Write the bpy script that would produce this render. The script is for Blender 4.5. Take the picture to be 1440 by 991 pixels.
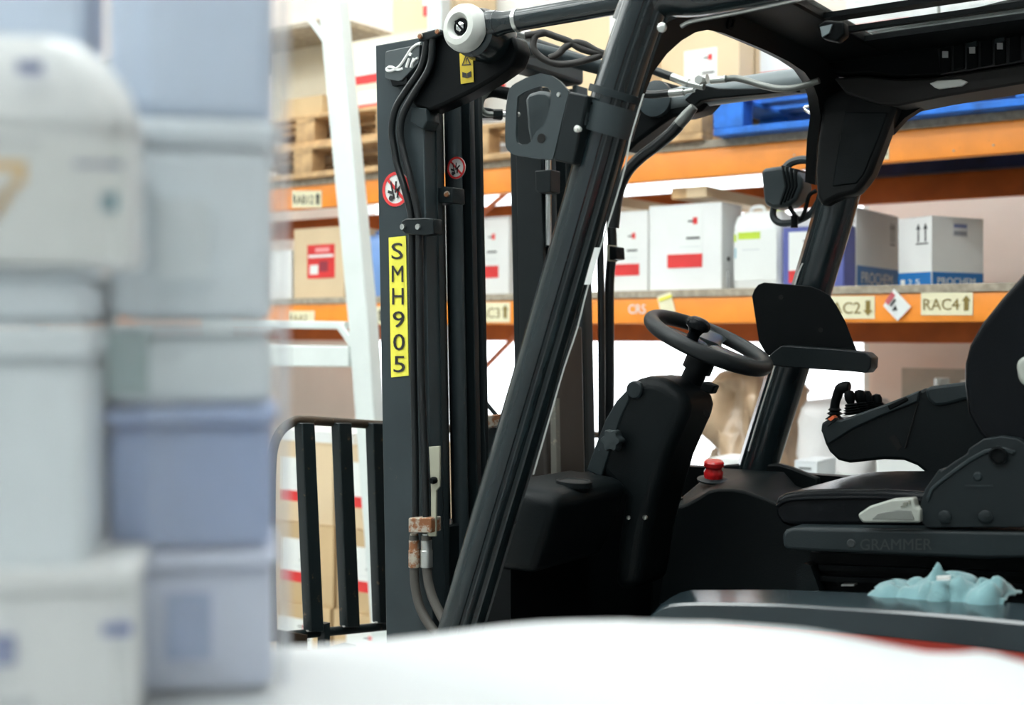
import bpy, bmesh, math, random
from mathutils import Vector, Matrix, noise
random.seed(7)
for o in list(bpy.data.objects): bpy.data.objects.remove(o)
sc = bpy.context.scene
COL = sc.collection

# ------------------------------------------------------------------ camera, world, lights, exposure
FPX, CX, HY, YAW = 1750.0, 720.0, 468.0, math.radians(35)      # 1440 x 991 frame
SN, CS = math.sin(YAW), math.cos(YAW)
CAM = Vector((0, 0, 1.6))
cd = bpy.data.cameras.new('camera'); cam = bpy.data.objects.new('camera', cd); COL.objects.link(cam)
cam.location = CAM; cam.rotation_euler = (math.pi/2, 0, YAW)
cd.sensor_fit = 'HORIZONTAL'; cd.sensor_width = 36; cd.lens = 36*FPX/1440
cd.shift_y = -(495.5-HY)/1440
cd.clip_start = .02; cd.clip_end = 200
cd.dof.use_dof = True; cd.dof.focus_distance = 2.85; cd.dof.aperture_fstop = 2.4; cd.dof.aperture_blades = 9
sc.camera = cam
w = bpy.data.worlds.new('overcast_sky'); sc.world = w; w.use_nodes = True
bg = w.node_tree.nodes['Background']; bg.inputs[0].default_value = (.90, .96, 1, 1); bg.inputs[1].default_value = 4.0
vs = sc.view_settings; vs.view_transform = 'Standard'; vs.look = 'None'; vs.gamma = 1; vs.exposure = 0.0
try: vs.use_curve_mapping = False
except Exception: pass
LAMP = 19.0          # emission of the ceiling light diffusers

# ------------------------------------------------------------------ unprojecting the photo's pixels on to real planes
def ray(px, py):
    u = (px-CX)/FPX
    return Vector((-SN+u*CS, CS+u*SN, (HY-py)/FPX))
def U(px, py, Y): d = ray(px, py); return CAM+d*(Y/d.y)
def UX(px, py, X): d = ray(px, py); return CAM+d*(X/d.x)
def UT(px, py, t): return CAM+ray(px, py)*t
def UP(px, py, p0, n): d = ray(px, py); return CAM+d*((p0-CAM).dot(n)/d.dot(n))

# ------------------------------------------------------------------ materials
MATS = {}
def M(name, col, rough=.5, metal=0., var=.08, scale=8., bump=0., bscale=60., coat=0., spec=.5, wear=None, wearamt=.0, trans=0., sheen=0.):
    if name in MATS: return MATS[name]
    m = bpy.data.materials.new(name); m.use_nodes = True; nt = m.node_tree; N = nt.nodes; L = nt.links
    b = N['Principled BSDF']; b.inputs['Roughness'].default_value = rough; b.inputs['Metallic'].default_value = metal
    b.inputs['Specular IOR Level'].default_value = spec
    b.inputs['Coat Weight'].default_value = coat; b.inputs['Coat Roughness'].default_value = .12
    b.inputs['Transmission Weight'].default_value = trans
    if sheen: b.inputs['Sheen Weight'].default_value = sheen
    tc = N.new('ShaderNodeTexCoord'); nz = N.new('ShaderNodeTexNoise'); nz.inputs['Scale'].default_value = scale; nz.inputs['Detail'].default_value = 4
    L.new(tc.outputs['Object'], nz.inputs['Vector'])
    rp = N.new('ShaderNodeValToRGB'); e = rp.color_ramp.elements
    c0 = [max(0, c*(1-var)) for c in col]; c1 = [min(1, c*(1+var)) for c in col]
    e[0].position = .3; e[0].color = (*c0, 1); e[1].position = .7; e[1].color = (*c1, 1)
    L.new(nz.outputs['Fac'], rp.inputs['Fac']); out = rp.outputs['Color']
    if wear:
        n2 = N.new('ShaderNodeTexNoise'); n2.inputs['Scale'].default_value = 38; n2.inputs['Detail'].default_value = 7; n2.inputs['Roughness'].default_value = .7
        L.new(tc.outputs['Object'], n2.inputs['Vector'])
        r2 = N.new('ShaderNodeValToRGB'); r2.color_ramp.elements[0].position = 1-wearamt-.30; r2.color_ramp.elements[1].position = 1-wearamt-.22
        mx = N.new('ShaderNodeMixRGB'); mx.inputs[2].default_value = (*wear, 1)
        L.new(n2.outputs['Fac'], r2.inputs['Fac']); L.new(r2.outputs['Color'], mx.inputs[0]); L.new(out, mx.inputs[1]); out = mx.outputs[0]
    L.new(out, b.inputs['Base Color'])
    if bump:
        nb = N.new('ShaderNodeTexNoise'); nb.inputs['Scale'].default_value = bscale; nb.inputs['Detail'].default_value = 3
        L.new(tc.outputs['Object'], nb.inputs['Vector'])
        bp = N.new('ShaderNodeBump'); bp.inputs['Strength'].default_value = bump; bp.inputs['Distance'].default_value = .004
        L.new(nb.outputs['Fac'], bp.inputs['Height']); L.new(bp.outputs['Normal'], b.inputs['Normal'])
    MATS[name] = m; return m
def emit(name, col, s):
    m = bpy.data.materials.new(name); m.use_nodes = True; nt = m.node_tree
    e = nt.nodes.new('ShaderNodeEmission'); e.inputs[0].default_value = (*col, 1); e.inputs[1].default_value = s
    nt.links.new(e.outputs[0], nt.nodes['Material Output'].inputs[0]); return m
def film(name, alpha, col=(.9, .94, 1), rough=.12):
    m = bpy.data.materials.new(name); m.use_nodes = True; nt = m.node_tree; N = nt.nodes
    b = N['Principled BSDF']; b.inputs['Base Color'].default_value = (*col, 1); b.inputs['Roughness'].default_value = rough
    t = N.new('ShaderNodeBsdfTransparent'); mx = N.new('ShaderNodeMixShader')
    nz = N.new('ShaderNodeTexNoise'); nz.inputs['Scale'].default_value = 5; nz.inputs['Detail'].default_value = 3
    mp = N.new('ShaderNodeMapping'); mp.inputs['Scale'].default_value = (3, 3, 1)
    tc = N.new('ShaderNodeTexCoord'); nt.links.new(tc.outputs['Object'], mp.inputs[0]); nt.links.new(mp.outputs[0], nz.inputs['Vector'])
    mr = N.new('ShaderNodeMapRange'); mr.inputs[1].default_value = .3; mr.inputs[2].default_value = .7
    mr.inputs[3].default_value = alpha*.6; mr.inputs[4].default_value = min(1, alpha*1.5)
    nt.links.new(nz.outputs['Fac'], mr.inputs[0]); nt.links.new(mr.outputs[0], mx.inputs[0])
    nt.links.new(t.outputs[0], mx.inputs[1]); nt.links.new(b.outputs[0], mx.inputs[2]); nt.links.new(mx.outputs[0], N['Material Output'].inputs[0]); return m

paint   = M('dark_grey_paint', (.011, .019, .022), .2, spec=.5, coat=.15, var=.12, wear=(.12, .13, .13), wearamt=.0)
mastp   = M('mast_paint', (.030, .042, .047), .4, spec=.3, var=.12, wear=(.16, .13, .10), wearamt=.03)
black   = M('black_plastic', (.0030, .0042, .0048), .42, spec=.09, bump=.15, bscale=400)
plastic = M('charcoal_plastic', (.0048, .0074, .0084), .42, spec=.13, bump=.15, bscale=350)
greyp   = M('grey_plastic', (.018, .026, .029), .42, spec=.22, bump=.1, bscale=300)
trimp   = M('roof_trim_plastic', (.008, .0095, .010), .42, spec=.14)
dkmetal = M('black_steel', (.007, .011, .0125), .36, spec=.22, wear=(.12, .09, .06), wearamt=.035)
rustbar = M('scratched_black_steel', (.011, .018, .020), .40, spec=.35, wear=(.15, .10, .055), wearamt=.09)
rustrail= M('rusty_steel', (.05, .032, .018), .6, var=.5, wear=(.28, .20, .12), wearamt=.1)
weld    = M('bare_weld', (.45, .44, .42), .5, metal=.5, var=.3, scale=60)
hose    = M('rubber_hose', (.007, .009, .010), .28, spec=.4)
hosegr  = M('dusty_rubber_hose', (.075, .07, .062), .6)
steel   = M('zinc_steel', (.5, .52, .5), .3, metal=.9, wear=(.2, .1, .05), wearamt=.02)
rusty   = M('rusty_fitting', (.4, .36, .3), .55, metal=.4, wear=(.25, .1, .04), wearamt=.25)
chrome  = M('chrome', (.7, .72, .72), .14, metal=1)
pipegr  = M('grey_pipe', (.16, .17, .16), .35, metal=.6)
whitepl = M('ivory_plastic', (.62, .64, .60), .45)
leather = M('black_leather', (.0040, .0052, .0066), .24, spec=.10, coat=.0, bump=.08, bscale=200)
leverm  = M('pale_grey_lever', (.36, .38, .34), .5)
beige   = M('galvanised_latch', (.36, .36, .28), .45, metal=.3)
redpl   = M('red_button_plastic', (.62, .012, .015), .25, coat=.4)
redbody = M('red_body_paint', (.72, .045, .022), .35, coat=.3)
fenderm = M('fender_paint', (.018, .030, .036), .2, spec=.5, coat=.2, wear=(.12, .11, .10), wearamt=.02)
yellow  = M('yellow_sticker', (.86, .80, .08), .5, var=.03)
yellow2 = M('amber_sticker', (.62, .46, .02), .5, var=.05)
inkm    = M('black_ink', (.012, .012, .014), .6)
whitem  = M('white_print', (.80, .82, .80), .5, var=.02)
redm    = M('red_print', (.70, .035, .035), .5, var=.15)
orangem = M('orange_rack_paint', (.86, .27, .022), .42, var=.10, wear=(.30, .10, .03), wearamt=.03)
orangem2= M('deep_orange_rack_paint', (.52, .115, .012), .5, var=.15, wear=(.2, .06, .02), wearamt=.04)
kraft   = M('kraft_cardboard', (.56, .40, .22), .8, var=.08, scale=3)
kraft2  = M('pale_kraft_cardboard', (.68, .53, .34), .8, var=.06, scale=3)
kraftw  = M('cream_carton', (.80, .72, .56), .8, var=.04)
wcarton = M('white_carton', (.80, .81, .80), .7, var=.02)
greyc   = M('grey_white_carton', (.62, .64, .66), .7, var=.03)
tapem   = M('parcel_tape', (.62, .48, .28), .35)
woodm   = M('pallet_wood', (.50, .32, .16), .8, var=.3, scale=14, bump=.2)
woodg   = M('grey_chipboard', (.36, .31, .24), .85, var=.25, scale=40)
bluew   = M('blue_painted_wood', (.012, .15, .60), .6, var=.3, scale=12, wear=(.15, .4, .8), wearamt=.05)
navyw   = M('navy_shaded_underside', (.012, .02, .07), .3, var=.5)
bluelab = M('blue_band_print', (.01, .16, .46), .5, var=.04)
purple  = M('violet_blue_carton', (.10, .12, .38), .6)
bluecan = M('blue_plastic_can', (.20, .36, .72), .4)
whitecan= M('white_plastic_can', (.82, .84, .84), .4)
greenp  = M('lime_print', (.52, .68, .05), .5)
creaml  = M('cream_label_card', (.80, .75, .52), .6, var=.03)
oliveink= M('olive_ink', (.24, .17, .04), .6)
whitest = M('white_frame_paint', (.66, .71, .69), .4, var=.03)
plaster = M('pink_plaster', (.88, .77, .69), .9, var=.07, scale=2.2, wear=(.40, .28, .20), wearamt=.01)
plasterg= M('grey_board', (.46, .43, .36), .8)
concrete= M('concrete_floor', (.36, .36, .35), .6, var=.15, scale=3)
ceilm   = M('white_ceiling', (.80, .81, .80), .8, var=.03)
wrapbr  = M('wrapped_brown_paper', (.52, .37, .24), .35, var=.4, scale=4, coat=.3)
wrapwh  = M('wrapped_white_load', (.80, .79, .79), .4, var=.06, scale=5)
sheetm  = M('white_plastic_sheet', (.50, .52, .53), .5, var=.015)
cloth   = M('turquoise_cloth', (.15, .29, .31), .9, var=.12, scale=20, bump=.3, bscale=300, sheen=.4)
fb1     = M('pale_blue_box', (.66, .77, .94), .5, var=.06)
fb2     = M('misty_grey_box', (.80, .87, .92), .5, var=.06)
fb3     = M('slate_blue_box', (.36, .45, .68), .5, var=.10)
fb4     = M('lavender_grey_box', (.66, .71, .86), .5, var=.08)
fb5     = M('silver_box', (.80, .86, .89), .5, var=.06)
orgp    = M('amber_print', (.88, .55, .16), .5)
tealp   = M('teal_print', (.18, .42, .52), .5)
inkblue = M('blue_ink', (.20, .24, .44), .6)
glassy  = M('lamp_glass', (.30, .36, .38), .12, metal=.3)
lampbody= M('work_light_body', (.030, .042, .046), .4, spec=.4)
orangeb = M('orange_button', (.8, .16, .05), .4)
tyre    = M('tyre_rubber', (.02, .02, .02), .8)

# ------------------------------------------------------------------ object helpers
WL = {}
def thing(name, label, cat, base, group=None):
    o = bpy.data.objects.new(name, None); COL.objects.link(o); o.empty_display_size = .1
    o.location = base; WL[o.name] = Vector(base); o['label'] = label; o['category'] = cat
    if group: o['group'] = group
    return o
def tag(o, label, cat, group=None):
    o['label'] = label; o['category'] = cat
    if group: o['group'] = group
    return o
def add(name, vf, mat, parent=None, bevel=0, seg=2, smooth=None, label=None, kind=None, sub=0):
    vs_, fs_ = vf
    vs_ = [Vector(v) for v in vs_]
    c = sum(vs_, Vector())/len(vs_)
    me = bpy.data.meshes.new(name); me.from_pydata([v-c for v in vs_], [], fs_)
    bm = bmesh.new(); bm.from_mesh(me); bmesh.ops.recalc_face_normals(bm, faces=bm.faces)
    bm.to_mesh(me); bm.free()
    o = bpy.data.objects.new(name, me); COL.objects.link(o)
    if mat: me.materials.append(mat)
    WL[o.name] = c
    if parent: o.parent = parent; o.location = c-WL[parent.name]
    else: o.location = c
    me.shade_smooth()
    me.set_sharp_from_angle(angle=math.radians(smooth if smooth is not None else 38))
    if bevel:
        md = o.modifiers.new('edge', 'BEVEL'); md.width = bevel; md.segments = seg; md.limit_method = 'ANGLE'; md.angle_limit = math.radians(35)
        md.harden_normals = False; me.shade_smooth(); me.set_sharp_from_angle(angle=math.radians(80 if smooth is None else smooth))
    if sub:
        md = o.modifiers.new('smooth', 'SUBSURF'); md.levels = sub; md.render_levels = sub
    if label: o['label'] = label
    if kind: o['kind'] = kind
    return o
def struct(name, vf, mat, **k):
    return add(name, vf, mat, kind='structure', **k)
def join(*vfs):
    V, Fc = [], []
    for v, f in vfs:
        n = len(V); V += [Vector(p) for p in v]; Fc += [[i+n for i in q] for q in f]
    return V, Fc
BF = [[0,1,2,3],[7,6,5,4],[0,4,5,1],[1,5,6,2],[2,6,7,3],[3,7,4,0]]
def box(x0, x1, y0, y1, z0, z1):
    return ([(x0,y0,z0),(x1,y0,z0),(x1,y1,z0),(x0,y1,z0),(x0,y0,z1),(x1,y0,z1),(x1,y1,z1),(x0,y1,z1)], BF)
def obox(o, ex, ey, ez):
    o = Vector(o); ex = Vector(ex); ey = Vector(ey); ez = Vector(ez)
    return ([o, o+ex, o+ex+ey, o+ey, o+ez, o+ex+ez, o+ex+ey+ez, o+ey+ez], BF)
def extr(pts, dv):
    pts = [Vector(p) for p in pts]; n = len(pts); dv = Vector(dv)
    return (pts+[p+dv for p in pts], [list(range(n)), list(range(2*n-1, n-1, -1))]+[[i, (i+1) % n, n+(i+1) % n, n+i] for i in range(n)])
def prism(px, Y, dep): return extr([U(x, y, Y) for x, y in px], (0, dep, 0))
def pxbox(x0, y0, x1, y1, Y, dep): return prism([(x0,y0),(x1,y0),(x1,y1),(x0,y1)], Y, dep)
def loft(rings, cap=True, closed=True):
    n = len(rings[0]); V = [Vector(p) for r in rings for p in r]; Fc = []
    for k in range(len(rings)-1):
        for i in range(n if closed else n-1):
            j = (i+1) % n; Fc.append([k*n+i, k*n+j, (k+1)*n+j, (k+1)*n+i])
    if cap and closed: Fc += [list(range(n)), [len(V)-1-i for i in range(n)]]
    return V, Fc
def smoothpath(P, k=6):
    P = [Vector(p) for p in P]; Q = [P[0]*2-P[1]]+P+[P[-1]*2-P[-2]]; R = []
    for i in range(1, len(Q)-2):
        a, b, c, d = Q[i-1:i+3]
        for s in range(k):
            t = s/k
            R.append(.5*((2*b)+(c-a)*t+(2*a-5*b+4*c-d)*t*t+(3*b-a-3*c+d)*t**3))
    R.append(P[-1]); return R
def tube(P, r, seg=12, sm=0, closed=False):
    P = smoothpath(P, sm) if sm else [Vector(p) for p in P]
    n = len(P); rings = []; T0 = None; nn = None
    for i, p in enumerate(P):
        if closed: T = (P[(i+1) % n]-P[i-1]).normalized()
        else: T = (P[min(i+1, n-1)]-P[max(i-1, 0)]).normalized()
        if nn is None:
            a = Vector((0, 0, 1)) if abs(T.z) < .9 else Vector((1, 0, 0)); nn = (a-T*a.dot(T)).normalized()
        else: nn = (nn-T*nn.dot(T)).normalized()
        bb = T.cross(nn); rr = r[i*(len(r)-1)//max(1, n-1)] if isinstance(r, (list, tuple)) else r
        rings.append([p+(nn*math.cos(2*math.pi*k/seg)+bb*math.sin(2*math.pi*k/seg))*rr for k in range(seg)])
    if closed: rings.append(rings[0]); return loft(rings, cap=False)
    return loft(rings)
def lathe(prof, c, ax, seg=28):
    c = Vector(c); ax = Vector(ax).normalized(); a = Vector((0, 0, 1)) if abs(ax.z) < .9 else Vector((1, 0, 0))
    e1 = (a-ax*a.dot(ax)).normalized(); e2 = ax.cross(e1)
    return loft([[c+ax*h+(e1*math.cos(2*math.pi*k/seg)+e2*math.sin(2*math.pi*k/seg))*max(r, 1e-4) for k in range(seg)] for r, h in prof])
def sweep(P, sec, e1, e2, sm=0):
    P = smoothpath(P, sm) if sm else [Vector(p) for p in P]
    return loft([[p+e1*a+e2*b for a, b in sec] for p in P])
def resample(L, n):
    L = [Vector(p) for p in L]; L2 = L+[L[0]]; D = [0]
    for a, b in zip(L2, L2[1:]): D.append(D[-1]+(b-a).length)
    R = []
    for k in range(n):
        s = D[-1]*k/n; i = max(j for j in range(len(D)-1) if D[j] <= s+1e-12); f = (s-D[i])/max(1e-9, D[i+1]-D[i]); R.append(L2[i].lerp(L2[i+1], f))
    return R
def ringplate(outer, inner, dv):
    """a plate with a hole: both outlines start at matching spots and run the same way"""
    n = 60; A = resample(outer, n); B = resample(inner, n); dv = Vector(dv)
    # match starting index
    k = min(range(n), key=lambda k: sum((A[i]-B[(i+k) % n]).length for i in range(0, n, 3))); B = B[k:]+B[:k]
    return loft([A, B, [p+dv for p in B], [p+dv for p in A], A], cap=False)
def text2d(s):
    cu = bpy.data.curves.new('t', 'FONT'); cu.body = s; cu.resolution_u = 3; cu.offset = 0
    ob = bpy.data.objects.new('t', cu); COL.objects.link(ob)
    me = bpy.data.meshes.new_from_object(ob)
    V = [(v.co.x, v.co.y) for v in me.vertices]; Fc = [list(p.vertices) for p in me.polygons]
    bpy.data.objects.remove(ob); bpy.data.meshes.remove(me)
    xs = [v[0] for v in V]; ys = [v[1] for v in V]; x0, y0 = min(xs), min(ys); sx = max(xs)-x0; sy = max(ys)-y0
    n = len(V); b_ = .014/len(s)
    V = [((a-x0)/sx, (b-y0)/sy) for a, b in V]
    V = [(a-b_, b) for a, b in V]+[(a+b_, b) for a, b in V]
    return V, Fc+[[i+n for i in q] for q in Fc]
def textquad(s, o, ex, ey, off=(0, 0, 0)):
    """lettering filling the parallelogram o, o+ex, o+ey, raised by off"""
    V, Fc = text2d(s); o = Vector(o)+Vector(off); ex = Vector(ex); ey = Vector(ey)
    n = len(V)//2; lf = ex.cross(ey).normalized()*.0004
    return [o+ex*a+ey*b+(lf if i >= n else lf*0) for i, (a, b) in enumerate(V)], Fc
def textpx(s, x0, y0, x1, y1, Y, lift=.0012):
    o = U(x0, y1, Y); return textquad(s, o, U(x1, y1, Y)-o, U(x0, y0, Y)-o, (0, -lift, 0))
def flat(px, Y, th=.0012): return prism(px, Y, th)
def disc_px(cx, cy, r, Y, dep=.0015, seg=28):
    return lathe([(r, 0), (r, dep)], U(cx, cy, Y), (0, 1, 0), seg)
def Zm(x0, y0, L, k=4.235): return [(x0+a/k, y0+b/k) for a, b in L]

# ------------------------------------------------------------------ the room
WY = 6.1
struct('floor', box(-13, 4, -3, WY, -.05, 0), concrete)
wx0, wx1 = U(500, 400, WY).x, U(1222, 400, WY).x; wz0, wz1 = .55, 3.1
WT = .2
wall = struct('wall_back', join(box(-13, wx0, WY, WY+WT, 0, 5.5), box(wx1, 4, WY, WY+WT, 0, 5.5),
      box(wx0, wx1, WY, WY+WT, 0, wz0), box(wx0, wx1, WY, WY+WT, wz1, 5.5)), plaster)
win = struct('window_1', join(box(wx0, wx1, WY+.06, WY+.10, wz0, wz0+.05), box(wx0, wx1, WY+.06, WY+.10, wz1-.05, wz1),
      box(wx0, wx0+.05, WY+.06, WY+.10, wz0+.05, wz1-.05), box(wx1-.05, wx1, WY+.06, WY+.10, wz0+.05, wz1-.05)), whitest)
add('pane', box(wx0+.05, wx1-.05, WY+.075, WY+.082, wz0+.05, wz1-.05), film('window_glass', .12, (1, 1, 1), .05), win)
struct('ceiling', box(-13.2, 4.2, -3.2, WY+WT, 5.5, 5.6), ceilm)
struct('wall_left', box(-13.2, -13, -3, WY, 0, 5.5), ceilm)
dimwall = M('grey_block_wall', (.42, .44, .45), .8, var=.06)
struct('wall_right', box(4, 4.2, -3, WY, 0, 5.5), dimwall)
struct('wall_front', box(-13, 4, -3.2, -3, 0, 5.5), dimwall)

def added_ceiling_light(x, y, label, L=2.6, z=4.6):
    t = thing('added_ceiling_light', label, 'light', (x, y, z), 'added ceiling lights')
    add('housing', box(x-L/2, x+L/2, y-.16, y+.16, z+.03, z+.09), whitest, t)
    add('diffuser', box(x-L/2+.03, x+L/2-.03, y-.14, y+.14, z, z+.03), LAMPM, t)
    add('added_uplight', box(x-L/2+.03, x+L/2-.03, y-.12, y+.12, z+.09, z+.10), LAMPM, t)  # added glowing strip that brightens the ceiling above the cab roof
    for s in (-1, 1):
        add('hanger', tube([(x+s*L*.4, y, z+.10), (x+s*L*.4, y, 5.5)], .006, 6), steel, t)
LAMPM = emit('light_diffuser', (.95, 1, .985), LAMP)
k = 0
for y in (-.9, .45, 1.9, 4.3):  # lamp rows out of view, added to light the stack, truck and rack
    for x in (-7.5, -4.2, -.9):
        added_ceiling_light(x, y, 'unseen long white ceiling light added above the warehouse aisle')

# ------------------------------------------------------------------ orange pallet rack
RY0, RY1 = 4.7, 5.6
zL0, zL1 = U(900, 455, RY0).z, U(900, 419, RY0).z
zU0, zU1 = U(978, 250, RY0).z, U(978, 210, RY0).z
SHELF_L = zL1+.032; SHELF_U = zU1+.034
RXA, RXB, RXC = -7.0, U(607, 20, RY0).x, -.66
galv = M('galvanised_upright', (.50, .54, .55), .4, metal=.3)
rack = thing('pallet_rack', 'orange painted steel pallet rack with loaded shelves behind the forklift', 'rack', (RXB, 5.15, 0))
def beamsec(x0, x1, y0, z0, z1, th=.045):
    """a stepped box beam: a ledge at the top, a folded front"""
    s = [(0, z0), (0, z1-.012), (.004, z1), (th, z1), (th, z0)]
    return loft([[(x, y0+a, b) for a, b in s] for x in (x0, x1)])
for (xa, xb) in ((RXA, RXB), (RXB, RXC), (RXC, RXC+3)):
    a, b = xa+.05, xb-.05
    add('beam', beamsec(a, b, RY0, zL0, zL1), orangem, rack, .004)
    add('beam', beamsec(a, b, RY0, zU0, zU1), orangem, rack, .004)
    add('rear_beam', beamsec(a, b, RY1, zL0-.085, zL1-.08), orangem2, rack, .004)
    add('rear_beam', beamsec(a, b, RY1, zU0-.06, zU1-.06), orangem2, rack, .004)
    add('shelf_board', box(a, b, RY0-.004, RY1+.03, zL1, SHELF_L), woodg, rack, .003)
    add('shelf_board', box(a, b, RY0-.004, RY0+.35, zU1, SHELF_U), woodg, rack, .003)
    add('shelf_board', box(a, b, RY0+.6, RY1+.03, zU1, SHELF_U), woodg, rack, .003)
for x in (RXA, RXB, RXC):
    for y in (RY0+.02, RY1-.02):
        add('upright', join(box(x-.045, x+.045, y, y+.006, 0, 4.3), box(x-.045, x-.04, y+.006, y+.07, 0, 4.3), box(x+.04, x+.045, y+.006, y+.07, 0, 4.3), box(x-.07, x+.07, y-.03, y+.1, 0, .008)), galv, rack)
    for zz in (.4, 1.2, 2.0, 2.9):
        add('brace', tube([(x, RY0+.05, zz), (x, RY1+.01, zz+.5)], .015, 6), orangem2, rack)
# dark cross slat bars under the upper shelf (pale timber ends seen through the gap)
for i, (px0, px1) in enumerate(((873, 884), (880, 892), (905, 925), (1016, 1036), (1036, 1062))):
    X0 = U(px0, 262, 5.25).x; X1 = U(px1, 262, 5.25).x
    add('cross_bar', box(X0, X1, RY0+.05, RY1, zU0-.075, zU0-.03), woodm if i % 2 else kraft2, rack)
add('dark_gap_strip', box(U(1222, 240, 5.55).x, RXC-.1, RY1-.03, RY1+.04, zU1-.058, zU1-.001), navyw, rack)  # added navy strips standing in for the shaded dark under the pallet load
add('dark_gap_strip', box(U(1222, 240, 5.2).x, RXC-.1, 5.15, 5.25, zU1-.045, zU1-.001), navyw, rack)
# shelf labels
def shelf_label(x0, y0, x1, y1, txt, arrow, Y=RY0-.003, tx0=None, mat=oliveink, card=creaml):
    l = add('shelf_label', pxbox(x0, y0, x1, y1, Y, .002), card, rack)
    h = y1-y0
    aw = (x1-x0)*.17; ax = x1-aw*.75
    add('lettering', textpx(txt, x0+(x1-x0)*.05, y0+h*.28, x1-aw*1.55, y1-h*.22, Y), mat, l)
    if arrow:
        ya, yb = (y0+h*.12, y1-h*.2) if arrow > 0 else (y1-h*.12, y0+h*.2); ym = ya+(yb-ya)*.38; hw = aw*.5; sw = aw*.26
        add('arrow', flat([(ax, ya), (ax+hw, ym), (ax+sw, ym), (ax+sw, yb), (ax-sw, yb), (ax-sw, ym), (ax-hw, ym)], Y-.002, .001), mat, l)
shelf_label(1295, 411, 1368, 443, 'RAC4', 1)
shelf_label(1155, 416, 1230, 448, 'RAC2', -1)
shelf_label(664, 425, 717, 453, 'RAC3', 1)
shelf_label(500, 431, 540, 456, 'RAB4', 1, mat=inkm)
shelf_label(410, 268, 452, 292, 'RAB12', 1, mat=inkm)
shelf_label(405, 437, 442, 456, 'RAA2', 0)
shelf_label(1215, 194, 1250, 224, 'R2', 1, mat=inkm)
tg = add('hanging_tag', prism([(1242, 430), (1257, 406), (1281, 431), (1262, 451)], RY0-.012, .003), whitem, rack, label='white tag with red print stuck askew')
add('print', flat([(1244, 424), (1254, 410), (1259, 415), (1249, 429)], RY0-.0145, .001), M('rose_print', (.55, .12, .14)), tg)
add('print', flat([(1251, 429), (1258, 420), (1260, 422), (1253, 431)], RY0-.0145, .001), inkm, tg)
add('print', flat([(1254, 437), (1259, 429), (1262, 436)], RY0-.0145, .001), inkm, tg)
t2 = add('torn_sticker', prism([(924, 417), (943, 410), (950, 440), (930, 443)], RY0-.006, .002), creaml, rack)
add('print', flat([(926, 420), (944, 414), (945, 418), (927, 424)], RY0-.0085, .001), yellow, t2)
add('chalk_lettering', textpx('CR5', 884, 428, 908, 441, RY0-.002), whitem, rack, label='faint white chalked letters')
for (bx, by) in ((1117, 218), (1341, 212), (1397, 204)):
    add('rivet', lathe([(.004, 0), (.003, -.003)], U(bx, by, RY0), (0, 1, 0), 8), steel, rack)

# ------------------------------------------------------------------ cartons
def dirs(ang):
    a = math.radians(ang); return Vector((math.cos(a), math.sin(a), 0)), Vector((-math.sin(a), math.cos(a), 0))
def decal(P, ex, ey, w, h, r, off, th=.0012):
    u0, v0, u1, v1 = r
    o = P+ex*(w*u0)+Vector((0, 0, h*v0))-ey*(off+th)
    return obox(o, ex*(w*(u1-u0)), ey*th, (0, 0, h*(v1-v0)))
def carton(name, label, P, ang, w, d, h, mat, prints=(), group=None, tape=True, cat='box'):
    """prints: (rectangle on the front, material, [(rectangle, material)...] on it)"""
    P = Vector(P); ex, ey = dirs(ang); zz = Vector((0, 0, 1))
    t = thing(name, label, cat, P+ex*w/2+ey*d/2, group)
    add('body', obox(P, ex*w, ey*d, zz*(h-.004)), mat, t, .004)
    g = .003
    add('flap', obox(P+zz*(h-.004), ex*w, ey*(d/2-g), zz*.004), mat, t)
    add('flap', obox(P+zz*(h-.004)+ey*(d/2+g), ex*w, ey*(d/2-g), zz*.004), mat, t)
    if tape:
        add('tape', join(obox(P+zz*h+ey*(d/2-.025)-ex*.001, ex*(w+.002), ey*.05, zz*.0008), obox(P+zz*(h-.06)+ey*(d/2-.025)+ex*w, ex*.001, ey*.05, zz*.06)), tapem, t)
    for r, m_, subs in prints:
        l = add('label', decal(P, ex, ey, w, h, r, 0), m_, t)
        for r2, m2 in subs:
            u0, v0, u1, v1 = r; a0, b0, a1, b1 = r2
            add('print', decal(P, ex, ey, w, h, (u0+(u1-u0)*a0, v0+(v1-v0)*b0, u0+(u1-u0)*a1, v0+(v1-v0)*b1), .0012), m2, l)
    return t, P, ex, ey
def pxcarton(name, label, x0, x1, ytop, zb, Y, d, mat, prints=(), group=None, tape=True):
    xm = (x0+x1)/2; a = U(x0, ytop, Y); b = U(x1, ytop, Y); h = U(xm, ytop, Y).z-zb
    return carton(name, label, (a.x, Y, zb), 0, b.x-a.x, d, h, mat, prints, group, tape)
# printed label of the red-and-white kind: rectangle -> label with red block, dashes and an emblem
def rw(r, extra=()):
    return (r, whitem, [((.0, .0, 1, .24), redm), ((.55, .50, .93, .535), inkm), ((.35, .36, .93, .37), greyc), ((.60, .80, .74, .83), inkm), ((.74, .76, .86, .88), redm)]+list(extra))
SY = RY0+.03
G1 = 'cartons on the lower rack shelf'
pxcarton('carton', 'white carton with a red block at the left of the tallest white carton', 858, 911, 297, SHELF_L, SY+.05, .30, wcarton, [rw((.05, .20, .78, .80))], G1, False)
t, P, ex, ey = pxcarton('carton', 'tallest white carton with a red block and small emblem beside the white canister', 913, 1015, 287, SHELF_L, SY, .20, wcarton, [rw((.26, .26, .74, .92))], G1, False)
pxcarton('carton', 'white carton with red block seen between the two mast columns', 664, 716, 305, SHELF_L, SY+.1, .30, wcarton, [rw((.05, .22, .72, .86))], G1, False)
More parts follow.
